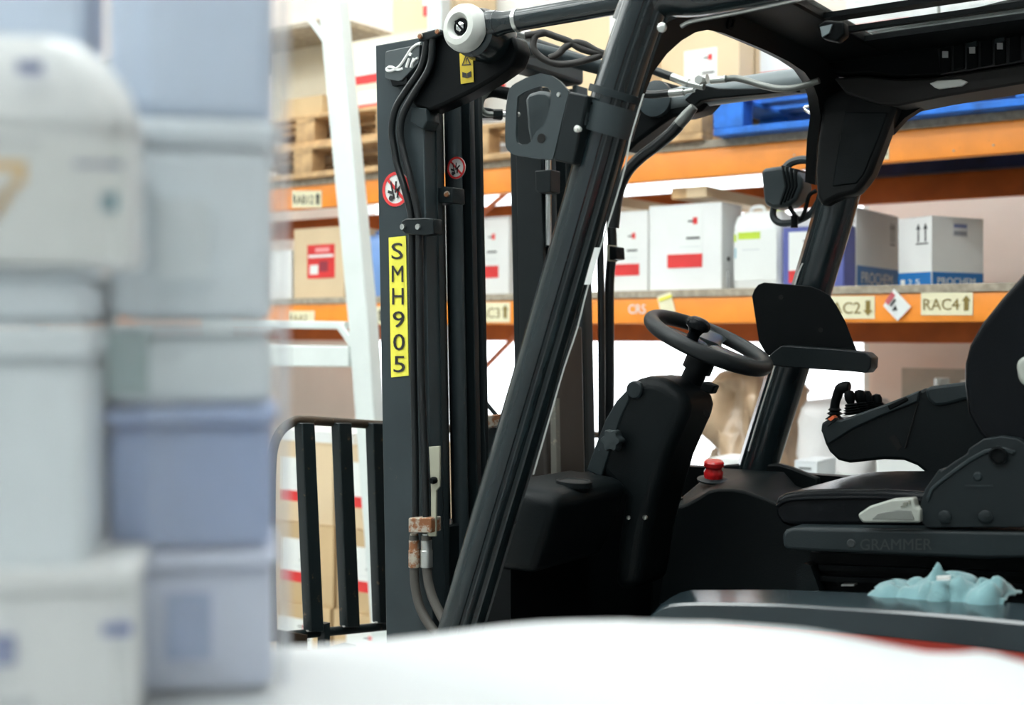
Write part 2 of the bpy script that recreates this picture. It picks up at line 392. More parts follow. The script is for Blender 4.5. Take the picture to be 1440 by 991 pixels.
pxcarton('carton', 'kraft carton with a square red printed label on the lower shelf', 413, 484, 320, SHELF_L, SY+.02, .4, kraft2,
    [((.28, .28, .82, .76), redm, [((.05, .62, .95, .7), whitem), ((.1, .12, .4, .4), whitem), ((.45, .2, .75, .5), M('maroon_print', (.3, .03, .05))), ((.3, .78, .8, .9), M('rose2', (.85, .35, .35)))])], G1)
pxcarton('carton', 'white carton edge at the far left of the lower shelf beside the foil wrap', 376, 409, 352, SHELF_L, SY+.01, .3, wcarton, [], G1, False)
# violet blue carton, then the blue-banded ones
pxcarton('carton', 'violet blue carton with white and red label beside the white canister', 1101, 1187, 318, SHELF_L, SY, .13, purple, [rw((.10, .08, .50, .92))], G1, False)
def banded(label, P, ang, w, d, h, hide=False, bh=.28):
    t, P, ex, ey = carton('carton', label, P, ang, w, d, h, wcarton, [], G1, False)
    for (q, e, f, ww) in ((P, ex, ey, w), (P+ey*d, -ey, ex, d)):       # near face and the face left of it
        b = add('band', decal(q, e, f, ww, h, (.015, .0, .985, bh), 0), bluelab, t)
        o = q+e*(ww*.10)+Vector((0, 0, h*(.06 if bh > .25 else .02)))-f*.003
        if ww > .2: add('lettering', textquad('PROCHEM', o, e*(ww*.72), Vector((0, 0, h*bh*.52))), whitem, b)
        else: add('lettering', join(*[textquad(c, o+e*(ww*k*.22), e*(ww*.13), Vector((0, 0, h*.08))) for k, c in enumerate('125')]), whitem, b)
        a = q+e*(ww*.80 if ww > .2 else ww*.62)+Vector((0, 0, h*.60))-f*.002; s = h*.30; g = []
        for k in (0, 1):
            c = a+e*(k*.035); z = Vector((0, 0, 1))
            g.append(extr([c+z*s*.12-e*.003, c+z*s*.12+e*.003, c+z*s*.72+e*.003, c+z*s*.72+e*.010, c+z*s, c+z*s*.72-e*.010, c+z*s*.72-e*.003], f*.001))
        g.append(obox(a-e*.012, e*.06, f*.001, (0, 0, .005)))
        if not (hide and q is P): add('up_arrows', join(*g), inkm, t)
    return t, P, ex, ey
X0 = U(1188, 350, 4.75).x
banded('white carton with a deep blue lettered band seen sideways beside the pillar', (X0, 4.88, SHELF_L), 90, .535, .26, U(1264, 305, 5.41).z-SHELF_L)
c = U(1310, 303, 4.85)
t, P, ex, ey = banded('rightmost white carton with a blue band, set cornerwise on the shelf', (c.x, 4.85, SHELF_L), 65.5, .30, .167, c.z-SHELF_L, True, .20)
l = add('label', decal(P, ex, ey, .30, c.z-SHELF_L, (.40, .72, .68, .92), 0), greyc, t)
add('print', decal(P, ex, ey, .30, c.z-SHELF_L, (.42, .85, .66, .90), .0012), inkblue, l)
add('print', decal(P, ex, ey, .30, c.z-SHELF_L, (.42, .74, .66, .80), .0012), M('grey_print', (.3, .32, .36)), l)

# plastic canisters
def rrect(cx, cy, w, d, r, z, n=4):
    R = []
    for (sx, sy, a0) in ((1, 1, 0), (-1, 1, 90), (-1, -1, 180), (1, -1, 270)):
        for k in range(n+1):
            a = math.radians(a0+90*k/n); R.append(Vector((cx+sx*(w/2-r)+r*math.cos(a), cy+sy*(d/2-r)+r*math.sin(a), z)))
    return R
def canister(label, x0, x1, ytop, zb, Y, d, mat, capm, prints, group=None, capx=.25, toph=.24):
    a = U(x0, ytop, Y); b = U(x1, ytop, Y); W = b.x-a.x; H = a.z-zb; cx, cy = (a.x+b.x)/2, Y+d/2
    t = thing('plastic_canister', label, 'canister', (cx, cy, zb), group)
    rings = [rrect(cx, cy, W*.94, d*.94, .03, zb), rrect(cx, cy, W, d, .035, zb+.012), rrect(cx, cy, W, d, .035, zb+H*(1-toph)),
             rrect(cx, cy, W*.92, d*.92, .04, zb+H*(1-toph*.55)), rrect(cx, cy, W*.7, d*.72, .04, zb+H*(1-toph*.3)), rrect(cx, cy, W*.62, d*.6, .03, zb+H*(1-toph*.28))]
    add('body', loft(rings), mat, t)
    zt = zb+H*(1-toph*.3)
    add('neck', lathe([(.024, 0), (.024, .02)], (cx+W*capx, cy, zt-.01), (0, 0, 1), 16), mat, t)
    add('cap', lathe([(.028, .005), (.028, .03), (.022, .034)], (cx+W*capx, cy, zt), (0, 0, 1), 16), capm, t)
    add('handle', tube([(cx-W*.3, cy, zt-.015), (cx-W*.28, cy, zt+.022), (cx-W*.05, cy, zt+.022), (cx-W*.02, cy, zt-.015)], .009, 8, 4), mat, t)
    Pf = Vector((a.x, Y, zb))
    for r, m_, subs in prints:
        l = add('label', decal(Pf, Vector((1, 0, 0)), Vector((0, 1, 0)), W, H, r, 0), m_, t)
        for r2, m2 in subs:
            u0, v0, u1, v1 = r; p0, q0, p1, q1 = r2
            add('print', decal(Pf, Vector((1, 0, 0)), Vector((0, 1, 0)), W, H, (u0+(u1-u0)*p0, v0+(v1-v0)*q0, u0+(u1-u0)*p1, v0+(v1-v0)*q1), .0012), m2, l)
    return t
canister('white plastic canister with a lime green label strip on the lower shelf', 1029, 1098, 290, SHELF_L, SY+.01, .2, whitecan, greenp,
    [((.05, .10, .92, .70), whitem, [((.10, .82, .62, .96), greenp), ((.0, .78, .06, .92), greenp), ((.02, .45, .05, .65), tealp), ((.2, .6, .6, .62), greyc)])])
canister('blue plastic canister with a red and white label half hidden by the mast', 500, 552, 325, SHELF_L, SY+.04, .22, bluecan, whitem,
    [((.06, .35, .42, .82), whitem, [((.05, .0, .95, .40), redm), ((.1, .80, .7, .92), inkm), ((.4, -.15, .9, .02), inkm)])], None, .1)
bt = thing('spray_bottle', 'small clear bottle with black trigger between white carton and canister', 'bottle', (U(1019, 395, SY+.06).x, SY+.06, SHELF_L))
bp = U(1019, 395, SY+.06); bp.z = SHELF_L
add('body', lathe([(.02, 0), (.022, .01), (.022, .07), (.008, .1), (.008, .105)], bp, (0, 0, 1), 14), film('clear_plastic', .3), bt)
add('trigger', join(lathe([(.01, .10), (.011, .12), (.01, .125)], bp, (0, 0, 1), 10), obox(bp+Vector((-.03, -.008, .12)), (.05, 0, 0), (0, .016, 0), (0, 0, .016))), black, bt)

# ------------------------------------------------------------------ pallets on the upper shelf
def pallet(label, X, Y, z, w, d, mat, group=None, blockm=None, ang=0):
    ex, ey = dirs(ang); o = Vector((X, Y, z)); zz = Vector((0, 0, 1))
    t = thing('pallet', label, 'pallet', o+ex*w/2+ey*d/2, group)
    for k in range(3): add('bottom_board', obox(o+ey*(k*(d-.1)/2), ex*w, ey*.1, zz*.028), mat, t, .004)
    for i in range(3):
        for k in range(3): add('block', obox(o+ex*(i*(w-.13)/2)+ey*(k*(d-.1)/2)+zz*.028, ex*.13, ey*.1, zz*.1), blockm or mat, t, .004)
    for i in range(3): add('stringer', obox(o+ex*(i*(w-.13)/2)+zz*.128, ex*.13, ey*d, zz*.018), mat, t, .003)
    for k in range(6): add('plank', obox(o+ey*(k*(d-.1)/5)+zz*.146, ex*w, ey*.1, zz*.022), mat, t, .003)
    return .168
GP = 'pallets on the upper rack shelf'
def xat(px, Y): return U(px, 300, Y).x
# blue pallet right, wooden pallets mid and left
bx0 = xat(1003, 4.62)
pb = pallet('blue painted wooden pallet on the upper shelf carrying white cartons', bx0, 4.62, SHELF_U, 1.3, 1.0, bluew, GP)
pw = pallet('bare wooden pallet on the upper shelf seen between the mast columns', xat(655, 4.66), 4.66, SHELF_U, xat(987, 4.66)-xat(655, 4.66), 1.0, woodm, GP)
pl = pallet('brown wooden pallet on the upper shelf left of the mast', xat(396, 4.66)-.5, 4.66, SHELF_U, xat(560, 4.66)-xat(396, 4.66)+.5, 1.0, woodm, GP)
pl2 = pallet('upper of two stacked brown pallets left of the mast', xat(396, 4.70)-.45, 4.70, SHELF_U+.168, xat(556, 4.70)-xat(396, 4.70)+.45, .95, woodm, GP)
GU = 'cartons on the upper rack shelf'
zt = SHELF_U+.168
pxcarton('carton', 'large kraft carton with white and red label seen through the cab window', 930, 1040, 36, zt, 4.9, .40, kraft2, [rw((.30, .12, .72, .72))], GU)
pxcarton('carton', 'kraft carton with white label and red strip beyond the front cab pillar', 1062, 1180, 52, zt, 5.05, .35, kraft2, [rw((.06, .42, .80, .95))], GU)
pxcarton('carton', 'pale kraft carton high behind the tilt cylinder and the cab pillar', 745, 905, 12, zt, 5.0, .4, kraft2, [rw((.72, .30, .95, .92))], GU)
pxcarton('carton', 'white carton with red label on the blue pallet, seen through the roof bars', 1190, 1318, -25, zt, 4.72, .5, wcarton, [rw((.1, .5, .7, .97))], GU, False)
pxcarton('carton', 'white carton at the right end of the blue pallet above the roof console', 1322, 1460, -60, zt, 4.72, .5, wcarton, [rw((.1, .4, .7, .9))], GU, False)
zl = SHELF_U+.336
pxcarton('carton', 'cream carton with red strip label stacked nearest the mast, lower one', 490, 612, 118, zl, 4.8, .4, kraftw, [rw((.12, .12, .62, .86))], GU)
zz2 = U(551, 118, 4.8).z
pxcarton('carton', 'cream carton with red strip label stacked nearest the mast, upper one', 484, 604, 50, zz2, 4.82, .4, kraftw, [rw((.14, .1, .62, .86))], GU)
pxcarton('carton', 'kraft carton topmost behind the mast top plate', 552, 640, -60, U(544, 50, 4.82).z, 4.86, .35, kraft2, [rw((.5, .2, .8, .8))], GU)
pxcarton('carton', 'open brown carton on stacked pallets beside the white frame', 395, 453, 137, zl, 4.74, .3, kraft, [], GU)
pxcarton('carton', 'big cream carton at the back left of the upper shelf', 380, 470, 46, zl, 5.10, .4, kraftw, [], GU)
for i, (a, b_, yt) in enumerate(((665, 742, -40),)):
    pxcarton('carton', 'pale carton far behind the tilt cylinder, above the wooden pallet', a, b_, yt, zt, 5.25, .35, wcarton, [rw((.1, .3, .6, .8))], GU)

# ------------------------------------------------------------------ floor-level goods
GF = 'kraft cartons stacked on the floor behind the load backrest'
FY = 4.15; rows = [(0, U(430, 850, FY).z), (U(430, 850, FY).z, U(430, 737, FY).z), (U(430, 737, FY).z, U(430, 622, FY).z)]
for ci, (a, b_) in enumerate(((378, 466), (469, 556))):
    for ri, (z0, z1) in enumerate(rows):
        xa, xb = xat(a, FY), xat(b_, FY)
        carton('carton', ['bottom', 'middle', 'top'][ri]+' kraft carton in the '+['stack farther from the mast', 'stack nearest the mast'][ci]+' behind the load backrest',
               (xa+.012*(ri % 2), FY+.01*ri, z0+.001), 0, xb-xa-.01, .42, z1-z0-.001, kraft2 if ri == 2 else kraft, [rw((.16 if ci == 0 else .22, .26, .72, .80))], GF)
ct = carton('carton', 'flattened white carton lying on top of the kraft carton stacks', (xat(385, FY)-.02, FY+.02, rows[2][1]+.001), 0, .50, .38, .05, wcarton, [], GF, False)
# wrapped pallet loads under the lower shelf
def lump(name, label, x0, x1, ytop, Y, d, mat, amp=.05, cat='load', zb=.14, seed=0, fr=5.):
    a, b = U(x0, ytop, Y), U(x1, ytop, Y); W = b.x-a.x; H = a.z-zb; cx, cy = (a.x+b.x)/2, Y+d/2
    t = thing(name, label, cat, (cx, cy, 0))
    rings = []
    for k in range(26):
        f = k/25; s = 1 if f < .8 else math.sqrt(max(.02, 1-((f-.8)/.2)**2))
        z = zb+H*(f if f < .8 else .8+.2*math.sin((f-.8)/.2*math.pi/2)); ring = []
        for p in resample(rrect(cx, cy, W*(.4+.6*s), d*(.4+.6*s), .06, z, 6), 64):
            q = p*fr+Vector((seed, 0, 0)); n = noise.noise(q)+.7*abs(noise.noise(q*2.3))+.4*abs(noise.noise(q*5.1)); dirv = Vector((p.x-cx, p.y-cy, 0)).normalized()
            ring.append(p+dirv*amp*(n-.5))
        rings.append(ring)
    add('wrapped_goods', loft(rings), mat, t, smooth=70)
    pw_ = W*1.02
    for k in range(3): add('skid', box(cx-pw_/2, cx+pw_/2, Y+k*(d-.1)/2, Y+k*(d-.1)/2+.1, 0, .1), woodm, t)
    for k in range(5): add('plank', box(cx-pw_/2+k*(pw_-.1)/4, cx-pw_/2+k*(pw_-.1)/4+.1, Y, Y+d, .1, .125), woodm, t)
    return t
lump('wrapped_load', 'brown paper load under clear film behind the steering wheel', 975, 1064, 520, 4.95, .6, wrapbr, .15, fr=7)
lump('wrapped_load', 'white film-wrapped load standing beyond the far cab pillar', 1112, 1222, 560, 5.0, .55, wrapwh, .06, seed=3.3)
pxcarton('carton', 'small grey printed carton in front of the white wrapped load', 1117, 1149, 648, U(1130, 672, 4.55).z, 4.55, .2, greyc, [((.2, .4, .75, .7), greyc, [((.0, .4, 1, .7), inkm)])], None, False)
bench = thing('low_table', 'white topped low table under the goods below the rack shelf', 'table', (xat(1150, 4.6), 4.7, 0))
zb_ = U(1130, 672, 4.55).z; xa, xb = xat(985, 4.6), xat(1420, 4.6)
add('tabletop', box(xa, xb, 4.45, 4.82, zb_-.03, zb_-.001), whitest, bench, .004)
for xx in (xa+.03, xb-.07):
    for yy in (4.47, 4.76): add('leg', box(xx, xx+.04, yy, yy+.04, 0, zb_-.03), whitest, bench)
pxcarton('carton', 'long white carton lying on the low table behind the red button', 998, 1046, 645, zb_, 4.5, .2, wcarton, [], None, False)
pxcarton('carton', 'white carton lying on the low table behind the seat cushion', 1232, 1330, 640, zb_, 4.52, .2, wcarton, [], None, False)
gb = add('leaning_board', obox(U(1268, 640, 5.9), (xat(1358, 5.9)-xat(1268, 5.9), 0, 0), (0, .02, 0), (0, 0, U(1268, 517, 5.9).z-U(1268, 640, 5.9).z)), plasterg)
v = gb.location.copy(); tag(gb, 'plain grey board standing against the pink wall', 'board')
bz = U(1268, 640, 5.9).z
cb = thing('storage_chest', 'white metal chest against the back wall behind the seat', 'chest', (xat(1300, 5.7), 5.75, 0))
add('body', box(xat(1236, 5.6), xat(1500, 5.6), 5.6, 6.0, 0, bz-.02), whitest, cb, .01); add('lid', box(xat(1236, 5.6)-.01, xat(1500, 5.6)+.01, 5.59, 6.01, bz-.02, bz-.001), whitest, cb, .004)
for px_, r_, h_, lb in ((1325, .042, 0, 'white capped bottle in front of the grey board, nearer the levers'), (1362, .042, 10, 'white capped bottle beside the seat back')):
    p = U(px_, 543, 5.72); q = Vector((p.x, 5.72, bz)); H = U(px_, 532+h_*.4, 5.72).z-bz
    b = thing('bottle', lb, 'bottle', q)
    add('body', lathe([(r_*1.2, 0), (r_*1.3, .02), (r_*1.3, H*.72), (r_*.7, H*.86), (r_*.7, H*.88)], q, (0, 0, 1), 18), whitecan, b)
    add('cap', lathe([(r_*.82, H*.86), (r_*.78, H), (r_*.7, H*1.005)], q, (0, 0, 1), 18), whitest, b)
# white steel frame in front of the rack
fr_ = thing('steel_frame', 'white painted leaning steel frame with diagonal braces left of the mast', 'frame', (U(530, 900, 3.95).x, 3.95, 0))
def post(pl_, pr_, Y, d, zb0=None):
    a = [U(x, y, Y) for x, y in pl_]; b = [U(x, y, Y) for x, y in pr_]
    return extr(a+b[::-1], (0, d, 0))
sl = lambda y: 447+(522-447)*(y/890.0)+4*math.sin(y/890*math.pi)
yb = 468+1.6*FPX/U(540, 900, 3.95).xy.length*.985
add('post', post([(sl(-120), -120), (sl(450), 450), (sl(yb), yb)], [(sl(-120)+29, -120), (sl(450)+28, 450), (sl(yb)+24, yb)], 3.95, .07), whitest, fr_, .006)
add('post', post([(sl(-120)-200, -120), (sl(yb)-200, yb)], [(sl(-120)-172, -120), (sl(yb)-172, yb)], 3.95, .07), whitest, fr_, .006)
add('cross_rail', prism([(300, 484), (490, 486), (490, 516), (300, 514)], 3.96, .05), whitest, fr_, .006)
add('cross_rail', prism([(300, 449), (484, 452), (484, 463), (300, 460)], 3.97, .03), whitest, fr_, .004)
add('brace', prism([(470, 457), (478, 455), (512, 500), (508, 512)], 3.955, .02), whitest, fr_, .003)
add('brace', prism([(428, 24), (436, 22), (478, 80), (474, 88)], 3.955, .02), whitest, fr_, .003)
zh = U(440, 36, 4.75).z
add('shelf_board', box(RXA+.05, xat(472, 4.75), 4.75, 5.5, zh, zh+.03), woodg, rack, .003)

# ================================================================== FORKLIFT
YN, YF, YC = 2.12, 3.20, 2.70            # near pillar, far pillar, centre line
fl = thing('forklift', 'dark grey forklift truck with black mast, open cab and red body', 'forklift', (-1.0, YC, 0))
R_ = Vector((CS, SN, 0)); F_ = Vector((-SN, CS, 0)); Zv = Vector((0, 0, 1)); Yv = Vector((0, 1, 0)); Xv = Vector((1, 0, 0))
def P_(name, vf, mat, parent=None, **k): return add(name, vf, mat, parent or fl, **k)

# --- near front pillar: a rolled profile with grooves, swept along the leaning, slightly bowed line
psec = [(-1, -.35), (-1.0, 0), (-.93, .36), (-.78, .62), (-.58, .80), (-.36, .90), (-.18, .92), (-.12, .88), (.0, .87), (.06, .90), (.28, .82), (.35, .74), (.50, .69), (.57, .72), (.74, .58), (.86, .40), (.92, .20), (1.02, .18), (1.02, .08), (.92, .02), (.90, -.35), (.5, -.85), (-.5, -.85)]
ppath = [(921, -30), (904, 20), (886, 71), (866.5, 132), (850.5, 192), (820.5, 300), (775, 457), (757, 518), (721, 640), (696, 723), (655.5, 860), (620, 975), (575, 1120)]
near_path = [U(x, y, YN) for x, y in ppath]
pil = P_('front_pillar', sweep(near_path, [(a*.0495, -b*.05) for a, b in psec], R_, F_, 5), paint, smooth=28)
P_('reflector_strip', sweep([U(836, 348, 2.07), U(829, 372, 2.07), U(821.5, 400, 2.07)], [(.0, 0), (.012, -.004), (.012, -.002), (0, .002)], R_, F_), whitem, pil)
# bright steel seal line along the pillar edge
P_('door_seal', sweep([U(x, y, 2.083) for x, y in ((904, 132), (885, 196), (878, 235), (858, 303), (827, 398), (811, 461), (792, 518), (771, 591), (749, 667))], [(0, 0), (.003, -.002), (.003, .004), (0, .006)], R_, F_, 3), steel, pil)
# --- roof side rail near
P_('roof_rail', tube([U(x, y, YN+.01) for x, y in ((893, 38), (908, 5), (935, -12), (985, -14), (1120, -40), (1300, -74), (1560, -125), (1900, -195), (2500, -318))], .049, 16, 5), paint)
P_('rail_lip_highlight', tube([U(x, y, 2.13) for x, y in ((958, 37), (976, 29), (1035, 18), (1120, 0), (1300, -36))], .0045, 8, 4), steel)  # pale tube standing in for the highlight along the rail's lower lip
P_('bolt', lathe([(.009, 0), (.009, -.006), (.004, -.008)], U(932, 39, 2.09), (0, 1, 0), 10), steel)
# --- windscreen frame: arched trim plate in the plane of the leaning pillars
wp0 = U(850, 192, YN); wd = (U(757, 518, YN)-U(850, 192, YN)).normalized(); wn = wd.cross(Yv).normalized()
if wn.x < 0: wn = -wn
inner = [(884, 200), (896, 160), (907, 132), (919, 101), (938, 75.5), (959, 56.7), (978, 45.5), (994.6, 42), (1016, 46), (1049, 59), (1082, 73), (1110, 87), (1131.5, 101.5), (1143, 118), (1150, 137), (1154, 165), (1149, 200), (1146, 260)]
outer = [(868, 190), (876, 150), (884, 120), (894, 88), (912, 55), (935, 33), (962, 20), (985, 14), (1010, 12), (1050, 22), (1085, 38), (1120, 55), (1150, 75), (1175, 98), (1190, 130), (1195, 165), (1190, 200), (1180, 260)]
A = [UP(x, y, wp0, wn) for x, y in inner]; B = [UP(x, y, wp0, wn) for x, y in outer]
P_('windscreen_frame', loft([A, B, [p-wn*.03 for p in B], [p-wn*.03 for p in A], A], cap=False, closed=False), trimp, smooth=40)
q = UP(1026, 32, wp0, wn)
P_('grommet', lathe([(.0155, 0), (.0155, .006), (.010, .006), (.009, .001)], q, wn, 18), black)
# --- far pillar
far_path = [U(x, y, YF) for x, y in ((1225, 90), (1205, 180), (1178, 291), (1146, 400), (1112, 516), (1075, 634), (1058, 690), (1010, 840))]
fsec = [(-1.05, -.6), (-1.05, .1), (-.92, .12), (-.86, .30), (-.80, .42), (-.4, .72), (0, .80), (.5, .72), (.82, .45), (.95, .1), (.9, -.5), (0, -.9)]
fp = P_('front_pillar', sweep(far_path, [(a*.054, -b*.05) for a, b in fsec], R_, F_, 4), paint, smooth=30)
P_('door_seal', sweep([U(x, y, YF-.055) for x, y in ((1128, 370), (1118, 397), (1091, 505), (1071, 570), (1052, 634))], [(0, 0), (.003, -.002), (.003, .003), (0, .004)], R_, F_, 3), steel, fp)
P_('pillar_trim', prism([(1152, 138), (1190, 118), (1262, 148), (1252, 172), (1240, 205), (1225, 244), (1215, 258), (1203, 272), (1180, 277), (1166, 284), (1156, 291), (1148, 278), (1146, 240), (1149, 200), (1154, 165)], YF-.085, .06), trimp, bevel=.012, seg=3)
P_('trim_inset', prism([(1188, 157), (1248, 158), (1237, 190), (1214, 246), (1204, 258), (1170, 262), (1180, 200)], YF-.088, .01), plastic, bevel=.003)
P_('window_seal', prism([(1262, 152), (1272, 145), (1310, 136), (1331, 132), (1331, 136), (1300, 148), (1272, 166), (1252, 188), (1249, 183)], YF-.04, .03), black)
# --- far side roof console
P_('roof_console', prism([(1140, 96), (1148, 58), (1240, 40), (1350, 14), (1440, -8), (1560, -36), (1560, 62), (1440, 90), (1320, 109), (1262, 112), (1220, 106), (1188, 108)], YF-.10, .14), black, bevel=.012)
rc = P_('console_lip', prism([(1172, 110), (1212, 106), (1262, 111), (1320, 108), (1440, 89), (1560, 61), (1560, 92), (1440, 117), (1320, 137), (1262, 149), (1235, 146), (1190, 132)], YF-.115, .13), M('taupe_grey_trim', (.020, .0195, .019), .5, spec=.2), bevel=.006)
P_('dome_light', prism([(1307, 117), (1318, 113), (1351, 111), (1361, 115), (1352, 121), (1320, 125), (1314, 123)], YF-.122, .01), whitepl, rc, bevel=.002)
P_('switch_panel', prism([(1318, 68), (1440, 38), (1440, 88), (1322, 106)], YF-.106, .01), M('switch_panel_black', (.008, .009, .010), .35), bevel=.003)
for (sx, sy, hi) in ((1329, 76, 0), (1348, 72, 2), (1367, 70, 1), (1387, 66, 2), (1406, 64, 1), (1427, 60, 2)):
    sw = P_('rocker_switch', prism([(sx-8, sy-8), (sx+8, sy-12), (sx+8, sy+24), (sx-8, sy+28)], YF-.112, .01), black, bevel=.003)
    if hi < 2:
        if hi: P_('switch_cap', prism([(sx-7, sy-10), (sx+7, sy-13), (sx+7, sy-6), (sx-7, sy-3)], YF-.118, .008), greyp, sw, bevel=.002)
        ic = P_('switch_icon', pxbox(sx-4, sy-4, sx+4, sy+5, YF-.119, .003), M('icon_grey', (.42, .45, .45)), sw)
# --- roof bars
ZR = CAM.z+.70
def rbar(y0, y1, x0=-1.03, x1=.9, h=.012): return box(x0, x1, y0, y1, ZR, ZR+h)
P_('roof_bar', rbar(2.665, 2.71), black); P_('roof_bar', rbar(2.813, 2.832), black); P_('roof_bar', rbar(2.93, 3.16), black)
P_('roof_bar', rbar(2.15, 2.23), black); P_('roof_bar', rbar(2.42, 2.45), black)
P_('roof_front_panel', box(-1.20, -1.02, 2.16, 3.16, ZR-.004, ZR+.03), black, bevel=.005)
P_('roof_pane', box(-1.02, .9, 2.21, 2.93, ZR+.014, ZR+.018), film('roof_glass', .10, (.9, 1, .97), .05))
mc = P_('mirror_clip', prism([(1148, 36), (1160, 28), (1186, 30), (1188, 48), (1176, 58), (1156, 54)], 2.42, .03), black, bevel=.004)
P_('lens', prism([(1153, 38), (1170, 34), (1166, 46), (1156, 52)], 2.415, .006), glassy, mc)

# --- mast (leans very slightly forward)
MX = -2.045
def mx(dx, z): return MX+dx-.024*(z-1.6)
def mcol(sec, z0, z1): return loft([[(mx(a, z), b, z) for a, b in sec] for z in (z0, z1)])
ZT = U(560, 58, 2.35).z; Zbt = .12
for side, sg in ((0, 1), (1, -1)):
    yb_ = lambda y: y if side == 0 else 2*2.735-y
    def S(sec): return [(a, yb_(b)) for a, b in sec]
    mo = P_('mast_column', mcol(S([(0, 2.35), (.15, 2.35), (.15, 2.41), (.132, 2.41), (.132, 2.375), (.018, 2.375), (.018, 2.44), (0, 2.44)]), Zbt, ZT), mastp, bevel=.003)
    P_('inner_channel', mcol(S([(.02, 2.43), (.13, 2.43), (.13, 2.448), (.04, 2.448), (.04, 2.57), (.02, 2.57)]), Zbt+.05, ZT-.02), dkmetal, bevel=.002)
    P_('lift_cylinder', tube([(mx(.115, z), yb_(2.515), z) for z in (Zbt+.05, ZT-.10)], .020, 18), mastp)
    P_('inner_rail', mcol(S([(.06, 2.545), (.145, 2.545), (.145, 2.565), (.13, 2.568), (.13, 2.582), (.145, 2.585), (.145, 2.60), (.06, 2.60)]), Zbt+.05, ZT-.03), dkmetal, bevel=.002)
    P_('wear_strip', mcol(S([(.150, 2.395), (.154, 2.395), (.154, 2.412), (.150, 2.412)]), Zbt+.2, ZT-.2), greyp)
# far column extras
P_('piston_rod', tube([UX(770.5, 225, -1.90), UX(771, 345, -1.90)], .0095, 14), chrome)
P_('rod_collar', prism([(752, 240), (774, 238), (774, 270), (760, 272), (753, 268)], 2.85, .05), dkmetal, bevel=.003)
P_('inner_post', loft([[(mx(a, z), b, z) for a, b in ((.13, 2.80), (.19, 2.80), (.19, 3.0), (.13, 3.0))] for z in (.4, 1.62)]), M('oily_brown_steel', (.035, .030, .026), .4), bevel=.01)
P_('mast_hose', tube([U(x, y, 3.13) for x, y in ((858, 300), (861, 345), (857, 400), (857, 470), (857, 560), (853, 640))], .014, 10, 3), hose)
P_('mast_hose', tube([U(x, y, 3.06) for x, y in ((843, 300), (845, 400), (846, 500), (846, 640))], .010, 10, 3), hose)
hc = P_('hose_clip', prism([(853, 345), (866, 347), (867, 364), (854, 366)], 3.09, .05), black, bevel=.003)
P_('clip_plate', prism([(853.5, 344), (856, 344), (856, 367), (853.5, 367)], 3.085, .05), beige, hc)
P_('cross_member', box(mx(.05, 1.0), mx(.12, 1.0), 2.42, 3.05, .95, 1.12), dkmetal, bevel=.005)
P_('cross_member', box(mx(.05, .3), mx(.13, .3), 2.42, 3.05, .2, .42), dkmetal, bevel=.005)
P_('lift_chain', loft([[(mx(a, z), b, z) for a, b in ((.08, 2.63), (.10, 2.63), (.10, 2.66), (.08, 2.66))] for z in (.5, 1.45)]), rustbar)
cg = P_('chain_guide', prism([(683, 584), (702, 582), (702, 600), (683, 602)], 2.68, .05), rusty, bevel=.004)
P_('guide_body', prism([(684, 602), (703, 600), (703, 690), (686, 690)], 2.69, .06), dkmetal, bevel=.003)
P_('stay_rod', tube([U(679, 561, 2.72), U(699, 585, 2.72)], .006, 8), dkmetal)
P_('mast_edge_plate', prism([(774, 590), (781, 560), (783, 668), (775, 668)], 2.80, .02), M('worn_grey_steel', (.14, .14, .12), .5, wear=(.3, .28, .22), wearamt=.15))
# --- lower pipes and fittings on the near column
for (pts) in ([(600, 50), (600, 59), (592.5, 94.5), (571, 127.5), (556, 153.5), (551, 184), (555, 212.5), (559.5, 235), (569, 265), (578, 303), (579, 334), (581, 500), (584, 640), (584.5, 730)],
              [(608, 48), (608, 59), (604, 94.5), (582, 132), (567, 160.5), (563, 189), (569, 219.6), (577, 250), (588, 303), (590, 334), (592, 500), (597, 640), (599.5, 730)]):
    P_('hydraulic_hose', tube([U(x, y, 2.332) for x, y in pts], .0088, 12, 5), hose)
cl = P_('hose_clamp', prism([(564, 311), (570, 307), (598, 306), (609, 307), (610, 329), (598, 331), (570, 329), (565, 325)], 2.312, .035), dkmetal, bevel=.003)
for sx in (567.5, 589): P_('clamp_bolt', lathe([(.007, 0), (.007, -.006), (.004, -.006)], U(sx, 319, 2.312), (0, 1, 0), 10), steel, cl)
br = P_('tube_bracket', prism([(605, 265), (624, 262), (636, 263), (637, 286), (624, 285), (606, 287)], 2.40, .05), dkmetal, bevel=.003)
P_('bracket_bolt', lathe([(.008, 0), (.007, -.005)], U(629, 273, 2.40), (0, 1, 0), 8), rusty, br)
P_('latch_plate', prism([(603, 628), (618, 627), (618, 684), (613, 690), (613, 700), (612.6, 754), (600, 754), (600, 748), (606, 746), (606, 690)], 2.326, .006), beige, bevel=.001)
P_('latch_knob', lathe([(.008, 0), (.009, -.01), (.006, -.016)], U(612, 675, 2.326), (0, 1, 0), 12), black)
vb = P_('valve_block', pxbox(574, 728, 606, 749, 2.31, .04), rusty, bevel=.003)
for i, (hx, mt, pts) in enumerate(((582.5, rusty, [(582, 752), (582.5, 797), (584, 825), (592, 857), (609, 885), (628, 905)]), (599.5, steel, [(599, 752), (600, 797), (604, 826), (614, 853), (632, 884), (650, 900)]))):
    P_('crimp_ferrule', tube([U(hx, 750, 2.33), U(hx, 759, 2.33), U(hx, 759.5, 2.33), U(hx+.3, 773, 2.33), U(hx+.3, 774, 2.33), U(hx+.5, 797, 2.33)], [.010, .010, .0135, .0135, .015, .015], 14), mt, vb)
    P_('lower_hose', tube([U(x, y, 2.33) for x, y in pts], .0115, 12, 5), hosegr)
